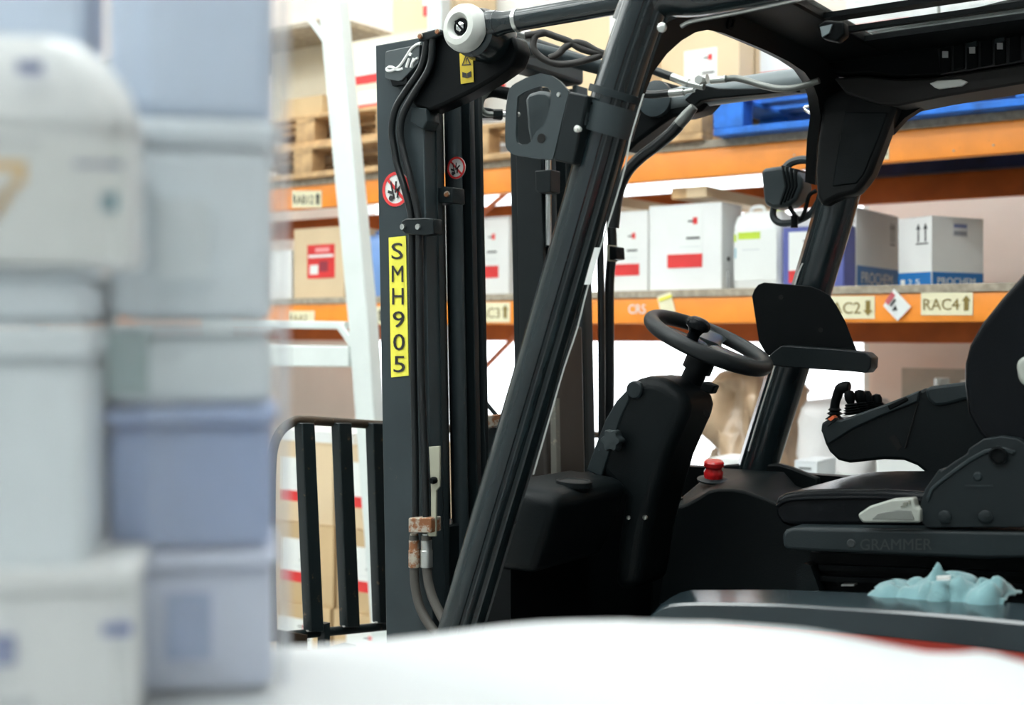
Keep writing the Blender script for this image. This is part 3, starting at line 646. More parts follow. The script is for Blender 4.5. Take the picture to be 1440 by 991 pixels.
# --- stickers and badge on the near column
st = P_('number_sticker', prism([(546.5, 334), (570.5, 331.5), (574.5, 528), (550, 530.5)], 2.348, .002), yellow)
for c_, yy, xx in zip('SMH905', (353, 385, 416.5, 449, 481, 512), (559, 559.5, 560, 561, 561.5, 562)):
    P_('lettering', textpx(c_, xx-8, yy-11.5, xx+8, yy+11.5, 2.3475), inkm, st)
def proh(cx, cy, r, Y):
    s = P_('warning_sign', disc_px(cx, cy, r, Y), whitem); c0 = U(cx, cy, Y)
    ring = loft([[c0+Vector((math.cos(a)*q, -.001-h, math.sin(a)*q)) for a in [2*math.pi*k/32 for k in range(32)]] for q, h in ((r, 0), (r, .001), (r*.82, .001), (r*.82, 0))], cap=False)
    bar = obox(c0+Vector((-r*.68, -.002, r*.55)), Vector((r*1.2, 0, -r*1.2)), (0, .001, 0), Vector((r*.12, 0, r*.12)))
    P_('prohibition_ring', join(ring, bar), redm, s)
    fig = []
    for (x0, z0, x1, z1, w_) in ((-.35, .45, -.1, -.55, .05), (.05, .45, .0, -.2, .05), (-.55, -.1, -.25, -.2, .08), (.1, -.1, .45, .2, .06), (.2, .0, .15, -.5, .06)):
        a = c0+Vector((x0*r, -.0035, z0*r)); b = c0+Vector((x1*r, -.0035, z1*r)); d_ = (b-a); n_ = Vector((d_.z, 0, -d_.x)).normalized()*w_*r
        fig.append(extr([a-n_, a+n_, b+n_, b-n_], (0, .001, 0)))
    fig.append(lathe([(r*.16, -.0035), (r*.16, -.0025)], c0+Vector((-.32*r, 0, -.5*r)), (0, 1, 0), 14))
    P_('pictogram', join(*fig), inkm, s)
proh(557, 266, .043, 2.3485); proh(642, 236, .028, 2.491)
bd = P_('badge', prism([(541, 75), (543.5, 71.5), (590, 62), (589, 88), (577, 100), (565, 113), (560, 115), (543, 111), (541, 108)], 2.338, .012), M('badge_slate', (.05, .065, .07), .35, coat=.4), bevel=.002)
P_('badge_back', prism([(549, 112), (566, 115), (572, 108), (572, 118), (552, 121)], 2.335, .02), black)
def script(pts, r, k=5): return tube([U(x, y, 2.3365) for x, y in pts], r, 6, k)
P_('lettering', join(script([(592, 61), (586, 62.5), (579, 68), (572, 78), (565, 89), (559, 95), (552, 99), (546, 99.5), (543.5, 97), (547, 94.2), (552, 94.8), (557, 97.5), (562, 98), (566, 96)], .0036),
     script([(575.5, 82), (572.5, 91), (571.5, 95)], .0036), script([(582, 81.5), (579.5, 89), (578, 95)], .0036), script([(581, 87), (585, 82.5), (588, 81.5)], .0034), lathe([(.0045, -.003), (.0045, .002)], U(577.5, 76.5, 2.3365), (0, 1, 0), 10)), whitem, bd, label='white script letters')
# --- mast head
ah = P_('pivot_arm', prism([(592, 54), (612, 44), (640, 58), (672, 66), (700, 52), (722, 50), (728, 70), (720, 92), (692, 112), (661, 130), (625, 147), (603, 156), (584, 150), (572, 138), (586, 120), (600, 95)], 2.345, .06), black, bevel=.008)
P_('stop_block', prism([(577, 151), (598, 152), (601, 170), (594, 182), (586, 178), (577, 172)], 2.34, .05), greyp, bevel=.003)
ws = P_('warning_sticker', prism([(646, 75), (664.5, 73.5), (666, 115), (648, 118)], 2.342, .002), yellow2)
tri = [(655.3, 76), (662.8, 91.5), (649, 92.5)]; tin = [(655.4, 79.5), (660.4, 90), (651.3, 90.6)]
P_('pictogram', join(loft([[U(x, y, 2.341) for x, y in tri], [U(x, y, 2.341) for x, y in tin], [U(x, y, 2.3405) for x, y in tin], [U(x, y, 2.3405) for x, y in tri], [U(x, y, 2.341) for x, y in tri]], cap=False),
     flat([(655, 82), (656.6, 82), (656.2, 87), (655.4, 87)], 2.3405, .0005), flat([(655.3, 88), (656.5, 88), (656.5, 89.2), (655.3, 89.2)], 2.3405, .0005),
     flat([(650, 101), (656, 103), (656, 110), (650, 108.5)], 2.3405, .0005), flat([(657, 103), (662, 100), (662.5, 107.5), (657, 110)], 2.3405, .0005)), inkm, ws)
P_('hose_guide', prism([(587, 50), (592, 46), (615, 40), (621, 42), (622, 48), (610, 52), (592, 58), (588, 57)], 2.32, .05), dkmetal, bevel=.003)
for bx_, by_ in ((591.5, 51), (616, 44.5)): P_('guide_bolt', lathe([(.007, 0), (.006, -.005)], U(bx_, by_, 2.318), (0, 1, 0), 10), rusty)
dc = U(648, 37.5, 2.24)
cap_ = P_('roller_cap', lathe([(.019, .012), (.022, -.004), (.030, -.012), (.042, -.010), (.052, .002), (.055, .014), (.054, .026), (.045, .032)], dc, (0, 1, 0), 40), whitepl)
P_('cap_bolt', lathe([(.019, .008), (.019, -.001), (.013, -.001), (.012, .003)], dc, (0, 1, 0), 20), black, cap_)
P_('bolt_head', lathe([(.012, .006), (.012, -.004), (.009, -.006)], dc, (0, 1, 0), 6), chrome, cap_)
P_('bolt_slot', obox(dc+Vector((-.012, -.008, .011)), Vector((.022, 0, -.024)), (0, .003, 0), Vector((.003, 0, .003))), black, cap_)
P_('pivot_hub', lathe([(.046, .03), (.056, .035), (.060, .06), (.060, .12), (.05, .14)], U(652, 41, 2.24), (0, 1, 0), 30), paint)
P_('tilt_cylinder', tube([U(x, y, 2.29) for x, y in ((668, 39), (700, 33), (712, 31), (880, 2), (1000, -19))], [.032, .030, .0245, .0245, .0245], 20, 4), paint)
P_('weld_ring', tube([U(726, 29, 2.29), U(731, 28, 2.29)], .0262, 20), steel)
# crosshead between the columns
xb0 = mx(.07, 2.3)
P_('crosshead', box(xb0, xb0+.08, 2.60, 3.10, U(720, 92, 2.757).z, U(720, 50, 2.757).z), mastp, bevel=.012, seg=3)
P_('crosshead_tube', tube([(xb0+.07, 2.60, U(720, 60, 2.75).z+.01), (xb0+.07, 3.12, U(720, 60, 2.75).z+.01)], .022, 14), mastp)
P_('steel_pipe', tube([UT(x, y, 3.3) for x, y in ((694, 100), (692, 112), (690, 123), (679, 138), (676, 150), (682, 159), (694, 161), (712, 161))], .0075, 10, 4), pipegr)
P_('pipe_nut', tube([UT(694, 160.5, 3.3), UT(707, 160.5, 3.3)], .0135, 6), dkmetal)
P_('pipe_nut', tube([UT(708, 160.5, 3.3), UT(716, 160.5, 3.3)], .010, 10), chrome)
P_('manifold', prism([(660, 150), (676, 150), (690, 152), (692, 166), (662, 166)], 2.72, .05), dkmetal, bevel=.004)
P_('rubber_boot', tube([UT(x, y, 3.32) for x, y in ((662, 150), (675, 134), (692, 128), (715, 132))], .017, 10, 3), black)
for pts in ([(738, 50), (752, 48), (765, 46), (783, 52), (800, 58), (818, 69), (845, 75), (862, 74)], [(768, 46), (754, 50), (750, 62), (753, 73), (766, 84), (785, 90), (806, 89), (830, 83), (852, 75), (864, 72)], [(772, 82), (785, 76), (795, 66), (808, 60), (822, 62), (840, 72), (858, 78)]):
    P_('loop_hose', tube([UT(x, y, 3.12) for x, y in pts], .0088, 10, 5), hosegr if len(pts) == 9 else M('matt_rubber', (.03, .028, .026), .6))
P_('hose_fitting', tube([UT(730, 46, 3.13), UT(750, 57, 3.13)], .009, 10), steel)
P_('tube_bundle', tube([UT(720, 62, 3.2), UT(865, 100, 3.2)], .020, 14), mastp)
# --- far tilt cylinder with its hoses, seen through the front opening
P_('tilt_cylinder', tube([U(x, y, 3.08) for x, y in ((945, 141), (1000, 131), (1140, 111.5), (1147, 110.5))], .034, 20), M('pale_grey_paint', (.16, .19, .20), .35), smooth=60)
P_('cylinder_cradle', prism([(985, 118), (1010, 124), (1120, 124), (1120, 128), (1088, 131), (1000, 139), (985, 142), (975, 150), (962, 140)], 3.03, .03), black, bevel=.004)
P_('cylinder_lug', prism([(880, 160), (900, 116), (925, 112), (952, 120), (985, 128), (1000, 140), (985, 156), (962, 163), (946, 164), (925, 178), (895, 200), (880, 215)], 3.06, .08), black, bevel=.01)
P_('lug_hub', lathe([(.05, 0), (.05, -.02), (.03, -.025)], U(925, 140, 3.06), (0, 1, 0), 22), mastp)
P_('loop_hose', tube([U(x, y, 2.95) for x, y in ((1021, 111), (1035, 110), (1052, 114), (1075, 121), (1100, 125), (1125, 122), (1152, 113))], .0085, 10, 4), pipegr)
P_('loop_hose', tube([U(x, y, 2.95) for x, y in ((915, 97), (930, 103), (945, 108))], .0115, 10, 3), hose)
P_('loop_hose', tube([U(x, y, 2.95) for x, y in ((895, 130), (915, 133), (942, 131))], .0105, 10, 3), hose)
for a, b, r in (((945, 108), (968, 117), .011), ((942, 131), (962, 129), .011), ((962, 129), (976, 126), .007), ((1000, 113), (1021, 111), .010), ((985, 113), (995, 111), .013), ((968, 117), (990, 122), .009)):
    P_('hose_fitting', tube([U(*a, 2.94), U(*b, 2.94)], r, 10), steel)
P_('banjo_bolt', lathe([(.012, 0), (.012, -.012)], U(985, 113, 2.92), (0, 1, 0), 6), steel)
P_('hose_fitting', tube([U(976, 150, 2.95), U(966, 162, 2.95), U(952, 178, 2.95)], [.012, .016, .016], 10), pipegr)
P_('return_hose', tube([U(x, y, 2.95) for x, y in ((955, 175), (945, 186), (925, 203), (900, 222), (880, 244), (868, 275), (862, 320))], .0165, 12, 4), hose)

# --- hook bracket with clamp on the near pillar
HB = 2.045
o_ = [(711, 206), (710, 190), (711, 152.5), (715, 127.5), (721, 119), (740, 109), (760, 103), (775, 106), (787.5, 114), (796, 124), (800, 128), (790, 170), (777, 225), (750, 222), (723, 218), (714, 212)]
i_ = [(727, 200), (725, 190), (726, 160), (727.5, 136), (737.5, 129), (760, 121), (770, 123), (775, 130), (774, 145), (767.6, 172.5), (762.6, 179.5), (754, 185), (749, 196), (742.5, 202.6), (732, 203)]
hb = P_('hook_bracket', ringplate([U(x, y, HB) for x, y in o_], [U(x, y, HB) for x, y in i_], (0, .006, 0)), lampbody, label='D-shaped steel bracket')
P_('bracket_fold', prism([(799, 128), (826, 134), (806, 231), (777, 225)], HB, .05), dkmetal, hb, bevel=.004)
P_('bracket_hole', disc_px(761, 194.5, .0095, HB-.0012), M('hole_black', (.003, .003, .003), .9), hb)
P_('bracket_screw', lathe([(.005, 0), (.004, -.003)], U(786, 133, HB), (0, 1, 0), 8), steel, hb)
P_('latch_body', prism([(738, 140), (742, 131), (757, 127), (768, 128), (775, 134), (776, 160), (772, 192), (760, 204), (746, 206), (741, 180)], HB+.045, .05), lampbody, hb, bevel=.008, seg=3)
P_('latch_pin', lathe([(.005, 0), (.006, -.01), (.003, -.012)], U(729, 161, HB+.05), (0, 1, 0), 10), whitepl, hb)
def on_pillar(x, y): return U(x, y, YN)
pcl = P_('pillar_clamp', tube([on_pillar(861.5, 148), on_pillar(850, 188)], .057, 28), lampbody)
P_('clamp_ear', prism([(806, 134), (828, 134), (823, 176), (808, 172)], 2.055, .03), lampbody, pcl, bevel=.002)
for a in ((832, 145), (827, 170)): P_('clamp_hole', lathe([(.0035, 0), (.0035, -.003)], U(*a, 2.066), (0, 1, 0), 10), black, pcl)
P_('clamp_collar', tube([on_pillar(867.5, 128), on_pillar(864.5, 138)], .0555, 28), greyp, pcl)
P_('hinge_pin', lathe([(.006, 0), (.007, -.01), (.003, -.013)], U(815, 182, 2.05), (0, 1, 0), 10), whitepl, pcl)
P_('gas_strut', tube([U(812, 185, 2.06), U(803, 232, 2.06)], .0045, 8), dkmetal, pcl)

# --- load backrest ahead of the mast
BX = -2.26
lb = P_('backrest_rail', tube([UX(x, y, BX) for x, y in ((383, 900), (381, 800), (381, 680), (384, 632), (395, 606), (412, 593), (428, 591), (480, 594), (545, 598), (700, 606), (860, 612))], .0125, 10, 4), rustrail)
for x0, x1, xb in ((413, 431, 13), (465, 483, 12), (513, 531, 10), (570, 588, 9), (640, 656, 8)):
    a, b = UX(x0, 594, BX), UX(x1, 594, BX); c_, d_ = UX(x0+xb, 886-(x0-413)*.12, BX), UX(x1+xb, 886-(x0-413)*.12, BX)
    bar = P_('backrest_bar', extr([a, b, d_, c_], (.03, 0, 0)), rustbar, bevel=.003)
    P_('weld_bead', tube([c_+Vector((.016, 0, .004)), d_+Vector((.016, .004, .004))], .006, 8), weld, bar)
P_('backrest_rail', tube([UX(398, 894, BX), UX(545, 880, BX), UX(860, 850, BX)], .012, 10), rustbar)
P_('fork_carriage', box(BX-.06, BX+.02, 2.28, 3.2, .30, .42), rustbar, bevel=.005)
P_('backrest_foot', extr([UX(388, 884, BX), UX(421, 890, BX), UX(421, 960, BX), UX(388, 960, BX)], (.03, 0, 0)), rustrail, bevel=.003)
P_('fork_carriage', box(BX-.06, BX+.02, 2.28, 3.2, .62, .72), rustbar, bevel=.005)
for yy in (2.45, 2.95): P_('fork', join(box(BX-.11, BX-.06, yy, yy+.12, .06, .74), box(BX-1.1, BX-.06, yy, yy+.12, .06, .10)), dkmetal, bevel=.006)
for yy in (2.35, 2.75, 3.13): P_('carriage_post', box(BX, BX+.025, yy, yy+.02, .3, .85), rustbar)

# --- dashboard left pod with cup holder
def ringp(L): return [UT(x, y, t_) for x, y, t_ in L]
pod = P_('dash_pod', loft([[(-1.63, 2.27, 1.07), (-1.53, 2.27, 1.07), (-1.53, 2.56, 1.07), (-1.63, 2.56, 1.07)],
      [(-1.63, 2.26, 1.14), (-1.49, 2.26, 1.16), (-1.49, 2.57, 1.16), (-1.63, 2.57, 1.14)],
      [(-1.63, 2.26, 1.25), (-1.462, 2.26, 1.235), (-1.462, 2.57, 1.235), (-1.63, 2.57, 1.25)],
      [(-1.63, 2.29, 1.268), (-1.49, 2.29, 1.258), (-1.49, 2.57, 1.258), (-1.63, 2.57, 1.268)]]), plastic, bevel=.018, seg=4, smooth=60)
cc = UP(807, 679, Vector((-1.6, 2.4, 1.266)), Vector((.064, 0, 1)))
P_('cup_holder', lathe([(.034, -.02), (.034, .004), (.037, .006), (.041, .005), (.043, -.006)], cc, (.064, 0, 1), 30), plastic, pod)
P_('cup_well_shade', lathe([(.0335, .0030), (.0335, .0036)], cc, (.064, 0, 1), 30), M('deep_black', (.004, .005, .005), .6), pod)  # flat black disc painting the dark depth of the cup well
P_('kick_panel', box(-1.66, -1.60, 2.28, 2.62, .5, 1.07), black)
P_('dash_bulkhead', box(-1.80, -1.74, 2.45, 3.2, .5, 1.22), black, bevel=.01)
# --- steering column shroud
SY_ = 2.585
sh = P_('column_shroud', prism([(822, 662), (829, 641), (848, 591), (864, 563), (879, 543), (892, 533), (907, 529), (925, 531), (938, 536), (955, 549), (962, 560), (965, 572), (962, 586), (953, 606), (936, 646), (920, 704), (908, 750), (896, 830), (860, 830), (864, 770), (874, 702), (846, 672)], SY_, .165), plastic, bevel=.03, seg=5, smooth=60)
P_('column_cover', prism([(824, 661), (846, 672), (874, 585), (885, 562), (884, 545), (866, 564), (850, 592), (831, 642)], SY_-.004, .03), greyp, bevel=.004)
P_('round_cap', lathe([(.021, .012), (.021, -.004), (.018, -.007), (.0001, -.0075)], U(893, 548, SY_-.004), (0, 1, 0), 28), greyp)
kc = U(859.5, 619, SY_-.036); ring1 = []
def star(r, h, c, k=60): return [c+Vector((math.cos(a)*r*(1+.13*math.cos(6*a)), h, math.sin(a)*r*(1+.13*math.cos(6*a)))) for a in [2*math.pi*i/k for i in range(k)]]
P_('star_knob', loft([star(.018, .03, kc), star(.0225, .022, kc), star(.025, .012, kc), star(.025, 0, kc), star(.022, -.006, kc), star(.012, -.007, kc)]), M('knob_grey', (.03, .04, .043), .4, spec=.3))
for x in (884, 907): P_('shroud_screw', lathe([(.0055, .004), (.0055, -.003), (.002, -.004)], U(x, 727.5, SY_), (0, 1, 0), 10), steel)
P_('shroud_socket', lathe([(.010, .0), (.010, -.002)], U(992, 582, SY_+.10)+Vector((.004, 0, 0)), Vector((1, -.2, .45)), 14), M('hole_black', (0, 0, 0)))
wc = U(996, 481, 2.715); al = math.radians(25); wn_ = Vector((math.sin(al), 0, math.cos(al))); e2 = Vector((math.cos(al), 0, -math.sin(al)))
sb0 = wc-wn_*.16
P_('steering_shaft', tube([sb0-wn_*.02, wc-wn_*.075, wc-wn_*.074, wc-wn_*.03], [.032, .027, .036, .036], 22), plastic)
P_('stalk_switch', obox(U(983, 548, 2.62), (.03, 0, -.01), (0, .03, 0), (.01, 0, .02)), black, bevel=.004)
RW = .146
swl = P_('steering_wheel', tube([wc+(Yv*math.cos(a)+e2*math.sin(a))*RW for a in [2*math.pi*k/64 for k in range(64)]], .0185, 14, closed=True), M('grained_wheel_rubber', (.012, .016, .018), .42, spec=.45, bump=.2, bscale=500))
hubm = M('satin_wheel_hub', (.04, .052, .056), .22)
P_('wheel_hub', lathe([(.03, -.05), (.044, -.03), (.046, -.014), (.040, -.008), (.03, -.006), (.001, -.005)], wc, wn_, 28), plastic, swl)
for ang_ in (90, 210, 332):
    a = math.radians(ang_); d_ = Yv*math.cos(a)+e2*math.sin(a); s_ = wn_.cross(d_)
    rr = [[wc+d_*r+s_*w_*q-wn_*(zz+th) for q, th in ((-1, 0), (-.6, -.005), (.6, -.005), (1, 0), (.6, .007), (-.6, .007))] for r, w_, zz in ((.02, .036, .004), (.06, .036, .002), (.105, .046, -.002), (.142, .064, -.003))]
    P_('spoke', loft(rr), hubm, swl, smooth=60)
kb = wc+(Yv*math.cos(math.radians(178))+e2*math.sin(math.radians(178)))*.100
P_('spinner_knob', lathe([(.020, -.012), (.019, .0), (.0145, .012), (.014, .024), (.019, .034), (.0285, .040), (.030, .048), (.027, .056), (.018, .062), (.0001, .064)], kb, wn_, 26), leather, swl)

# --- right-hand console with the emergency stop
Yn, Yr = 2.90, 3.16
np_ = [(925, 850), (946, 712), (958, 712), (968, 708), (982, 700), (996, 691), (1010, 688), (1029, 688.5), (1046, 691), (1064, 697), (1095, 709), (1125, 713), (1150, 714), (1150, 850)]
A = [U(x, y, Yn) for x, y in np_]; B = []
for k, p in enumerate(A):
    q = p.copy(); q.y = Yr
    B.append(q)
zt_ = [None, U(955, 652, Yr).z]
for k in range(1, 13):
    if k <= 9: B[k].z = max(B[k].z, U(1000, 655, Yr).z-.002) if k <= 8 else B[k].z
mid = [p.lerp(q, .10)+Vector((0, 0, .006 if 1 <= k <= 12 else 0)) for k, (p, q) in enumerate(zip(A, B))]
con = P_('side_console', loft([A, mid, B]), plastic, bevel=.006, smooth=60)
P_('console_tray_wall', prism([(1016, 654), (1040, 652), (1095, 652), (1112, 657), (1140, 668), (1150, 672), (1150, 712), (1016, 700)], 3.175, .025), plastic, bevel=.006)
bc = U(1003, 674, 3.04)
P_('button_base', lathe([(.042, -.004), (.043, .001), (.036, .004), (.02, .006)], bc, (.1, -.12, 1), 30), greyp, con)
eb = P_('emergency_button', lathe([(.024, .002), (.0255, .012), (.0255, .022), (.022, .027), (.022, .032), (.027, .038), (.027, .048), (.023, .052), (.0001, .053)], bc, (.1, -.12, 1), 30), redpl, con, label='red stop button')
P_('console_clip', lathe([(.012, 0), (.012, .004)], U(954, 702, 2.93), (0, -.3, 1), 12), plastic, con)

# --- seat
SE = 2.46
cu = P_('seat_cushion', prism([(1088, 706), (1093, 699), (1102, 694), (1118, 691), (1135, 689), (1171, 687.5), (1242, 688), (1306, 692), (1320, 700), (1320, 742), (1118, 742), (1098, 738), (1090, 724)], SE, .42), leather, bevel=.028, seg=5, smooth=70)
P_('seat_piping', tube([U(x, y, SE-.002) for x, y in ((1093, 712), (1110, 703), (1171, 700), (1242, 700), (1300, 704))], .004, 8, 4), leather, cu)
P_('backrest', prism([(1480, 345), (1440, 383), (1407, 420), (1378.6, 456), (1362, 486), (1355.5, 512), (1355, 541), (1360, 581), (1376, 610), (1400, 636), (1470, 640), (1505, 560), (1522, 450), (1520, 350), (1505, 335)], SE-.03, .46), leather, bevel=.06, seg=6, smooth=70, )
P_('belt_anchor', prism([(1428, 512), (1434, 503), (1450, 498), (1470, 505), (1470, 548), (1448, 548), (1432, 536)], SE-.07, .05), leverm, bevel=.01)
hg = P_('seat_hinge_cover', prism([(1293.6, 711), (1300.7, 687.5), (1312.5, 671), (1320.8, 659), (1324, 661.5), (1342, 649), (1359.7, 638), (1362, 631), (1383, 617), (1407, 613), (1430.6, 616.7), (1452, 630), (1475, 660), (1475, 742), (1414, 742), (1303, 742), (1296, 735)], SE-.055, .06), M('slate_plastic', (.011, .016, .018), .45, spec=.18), bevel=.006, seg=3)
P_('cover_rim', prism([(1302, 700), (1308, 686), (1324, 672), (1362, 644), (1384, 632), (1410, 628), (1428, 634), (1424, 640), (1408, 634), (1386, 638), (1364, 650), (1326, 678), (1312, 690), (1305, 708)], SE-.058, .006), greyp, hg, bevel=.002)
P_('pivot_cap', lathe([(.0165, .004), (.0165, -.005), (.013, -.006), (.013, -.002), (.0001, -.002)], U(1404, 640, SE-.058), (0, 1, 0), 26), black, hg)
for x in (1329, 1386): P_('cover_plug', lathe([(.013, .004), (.013, -.003), (.010, -.005)], U(x, 727, SE-.055), (0, 1, 0), 20), M('slate_plastic', (0, 0, 0)), hg)
P_('cover_emblem', join(lathe([(.009, 0), (.006, -.003)], U(1375, 670, SE-.055), (0, 1, 0), 16), pxbox(1357, 682, 1396, 684.5, SE-.057, .003)), greyp, hg)
lv = P_('recline_lever', prism([(1206, 723), (1223, 711.5), (1253.5, 702), (1284, 700), (1286.5, 713), (1294, 716), (1294, 735), (1213, 735), (1208, 729)], SE-.07, .03), leverm, bevel=.004)
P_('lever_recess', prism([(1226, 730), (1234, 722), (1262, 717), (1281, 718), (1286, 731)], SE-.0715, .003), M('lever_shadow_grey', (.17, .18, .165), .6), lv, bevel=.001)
P_('lever_icon', join(pxbox(1270, 706, 1276, 711, SE-.072, .002), pxbox(1277, 703.5, 1280, 709, SE-.072, .002), pxbox(1266, 711, 1273, 713, SE-.072, .002)), M('icon_olive', (.22, .23, .19)), lv)
bs = P_('seat_base', prism([(1099, 752), (1104, 745), (1115, 741), (1300, 744), (1475, 747), (1475, 786), (1380, 786.5), (1250, 781), (1110, 774), (1101, 770)], SE-.05, .56), greyp, bevel=.008, seg=3)
embm = M('embossed_plastic', (.026, .032, .034), .55)
P_('lettering', textpx('GRAMMER', 1210, 757.5, 1311, 773, SE-.0505), embm, bs); P_('emblem', lathe([(.009, 0), (.007, -.002)], U(1197, 764, SE-.05), (0, 1, 0), 14), embm, bs)
P_('seat_bellows', join(prism([(1140, 776), (1475, 788), (1475, 850), (1128, 850)], SE+.02, .42), prism([(1150, 794), (1475, 806), (1475, 812), (1152, 802)], SE-.0, .02), prism([(1152, 810), (1475, 822), (1475, 828), (1154, 817)], SE-.0, .02)), black)
P_('base_side', prism([(1120, 800), (1130, 792), (1140, 796), (1152, 830), (1120, 832)], SE-.02, .05), plastic)
P_('catch', pxbox(1183, 821.5, 1201, 824, SE-.025, .02), steel)
# --- armrest control console
AY = 2.94
arm = P_('armrest_console', prism([(1154, 605), (1155.5, 596), (1165, 590), (1182, 591), (1212, 580), (1242, 569.5), (1275, 556.5), (1300, 546), (1355, 538.5), (1410, 534), (1410, 640), (1340, 672), (1308, 670), (1289, 654.5), (1270, 647), (1242, 646), (1194, 651), (1178, 647), (1166, 635.6), (1160, 624)], AY, .12), plastic, bevel=.008, seg=3)
P_('console_top', prism([(1154, 606), (1155, 595), (1165, 589), (1182, 590.5), (1212, 579.5), (1242, 569), (1275, 556), (1294, 548), (1292, 565), (1240, 585), (1200, 603), (1164, 626)], AY-.006, .13), greyp, arm, bevel=.005)
P_('arm_pad', prism([(1300, 547), (1308, 543), (1355, 537), (1410, 532), (1410, 558), (1355, 563), (1330, 570), (1314, 571), (1304, 562)], AY-.008, .135), greyp, arm, bevel=.008, seg=3)
P_('seam', tube([U(x, y, AY-.002) for x, y in ((1291, 567), (1284, 590), (1273, 630))], .0018, 6, 3), M('seam_black', (.002, .002, .002), .9), arm)
P_('slot', prism([(1250, 615), (1259, 611), (1268, 628), (1262, 634)], AY-.002, .003), M('seam_black', (0, 0, 0)), arm)
sw = P_('rocker_button', prism([(1247, 570), (1274, 557), (1278, 563), (1251, 577)], AY-.0085, .03), black, arm, bevel=.003)
P_('status_button', prism([(1160, 594), (1172, 585), (1176, 590), (1164, 600)], AY-.01, .025), greyp, arm, bevel=.002); P_('status_lamp', prism([(1164, 589), (1171, 584), (1174, 587), (1168, 592)], AY-.013, .02), orangeb, arm)
P_('joystick', tube([U(x, y, AY+.03) for x, y in ((1174, 588), (1174, 570), (1177, 558), (1181, 548), (1188, 544.5), (1195, 545))], [.012, .0115, .0125, .0145, .0145, .011], 12, 4), black, arm)
jb = U(1174, 586, AY+.03)
P_('joystick_boot', lathe([(.024, -.006), (.012, .004), (.020, .008), (.011, .014), (.017, .017), (.010, .024)], jb, (.0, 0, 1), 18), black, arm)
for i, (hx, hy, bx_, by_) in enumerate(((1193, 555, 1199, 583), (1207, 554, 1212, 580), (1217, 555.5, 1223, 576), (1231, 560, 1234, 571))):
    yy = AY+.02+.022*i
    a, b = U(bx_, by_, yy), U(hx+2, hy+3, yy); ax = (b-a); Ln = ax.length; pr = []
    for k in range(5): pr += [(.026-.0026*k, Ln*(.0+.14*k)), (.016-.001*k, Ln*(.07+.14*k))]
    P_('lever_bellows', lathe(pr, a, ax, 16), black, arm)
    P_('finger_lever', lathe([(.007, 0), (.010, .010), (.0125, .016), (.0132, .028), (.010, .036), (.0001, .039)], b-ax.normalized()*.022, ax, 14), black, arm)

# --- document holder beside the far pillar
DY = 3.03
dh = P_('document_plate', prism([(1057, 416), (1060.7, 406.5), (1066, 400), (1074, 397), (1138.6, 402), (1152, 407), (1166, 415), (1176, 430), (1188, 452), (1198, 478), (1206, 497), (1120, 495), (1078, 500), (1066.7, 480)], DY, .006), black, bevel=.002)
P_('document_ledge', prism([(1078.5, 503), (1089, 493), (1099.7, 485.5), (1180, 491), (1217, 495.5), (1225, 503), (1224, 517), (1218, 524.5), (1194, 522), (1100, 516), (1083, 513)], DY-.05, .055), dkmetal, dh, bevel=.003)
for a in ((1098, 418), (1154, 464)): P_('plate_hole', lathe([(.006, 0), (.006, -.001)], U(*a, DY), (0, 1, 0), 12), chrome if False else M('hole_black', (0, 0, 0)), dh)
P_('holder_arm', box(U(1100, 480, 3.1).x, U(1130, 480, 3.1).x, DY+.006, 3.2, 1.55, 1.62), dkmetal)
# --- far work light
LY = 3.30
wl = P_('work_light', prism([(1069, 240), (1075, 236), (1096, 233), (1110, 235), (1120, 240), (1127, 251), (1128, 263), (1120, 280), (1108, 291), (1086, 293), (1074, 287)], LY, .08), lampbody, bevel=.012, seg=3)
for k in range(4): P_('cooling_fin', prism([(1098+k*6, 232+k*1.5), (1101+k*6, 232.5+k*1.5), (1107+k*6-k*1.5, 262), (1098+k*5, 288-k*3), (1095+k*5, 288-k*3), (1103+k*6-k*1.5, 262)], LY-.006, .09), plastic, wl, bevel=.002)
P_('lamp_bracket', tube([U(x, y, LY+.04) for x, y in ((1088, 292), (1087, 303), (1092, 311), (1102, 314), (1120, 311), (1140, 300), (1152, 282))], .010, 8, 4), lampbody, wl)
P_('lamp_hoop', tube([U(x, y, LY+.06) for x, y in ((1104, 236), (1112, 229), (1124, 225), (1138, 225), (1150, 227))], .012, 8, 4), lampbody, wl)
P_('lamp_bolt', tube([U(1117, 303, LY+.0), U(1117, 320, LY)], .010, 10), black, wl)
P_('lamp_cable', tube([U(x, y, LY+.02) for x, y in ((1110, 290), (1116, 300), (1125, 308), (1132, 296), (1138, 275), (1148, 268))], .006, 8, 4), black, wl)
P_('hand_grip', tube([U(x, y, 3.32) for x, y in ((1150, 153), (1140, 149), (1131, 152), (1138, 158), (1150, 162))], .004, 8, 3), chrome)

# --- fender, red body, chassis
FN = 2.02
top = [(903, 880), (912, 868), (930, 849), (945, 839), (958, 832.6), (972, 829.5), (1040, 829), (1100, 829), (1218, 833.5), (1327, 839.5), (1440, 849), (1600, 864), (2000, 902)]
midl = [(903, 886), (908, 876), (930, 855), (945, 851.5), (961, 850), (985, 849.5), (1040, 850), (1100, 851.5), (1270, 862), (1350, 868), (1440, 877), (1600, 894), (2000, 936)]
bot = [(903, 892), (908, 884), (930, 876), (950, 875), (970, 875), (1000, 875), (1040, 876), (1100, 880.5), (1242, 894), (1372, 908), (1440, 917), (1600, 938), (2000, 990)]
A = [U(x, y, FN+.14) for x, y in top]; B = [U(x, y, FN) for x, y in midl]; C = [U(x, y, FN) for x, y in bot]; D = [p+Vector((0, .16, 0)) for p in C]
B2 = [p+Vector((0, .004, .003)) for p in B]; B3 = [p+Vector((0, .0, -.002)) for p in B]
back = [Vector((p.x, 2.30, p.z-.10)) for p in A]
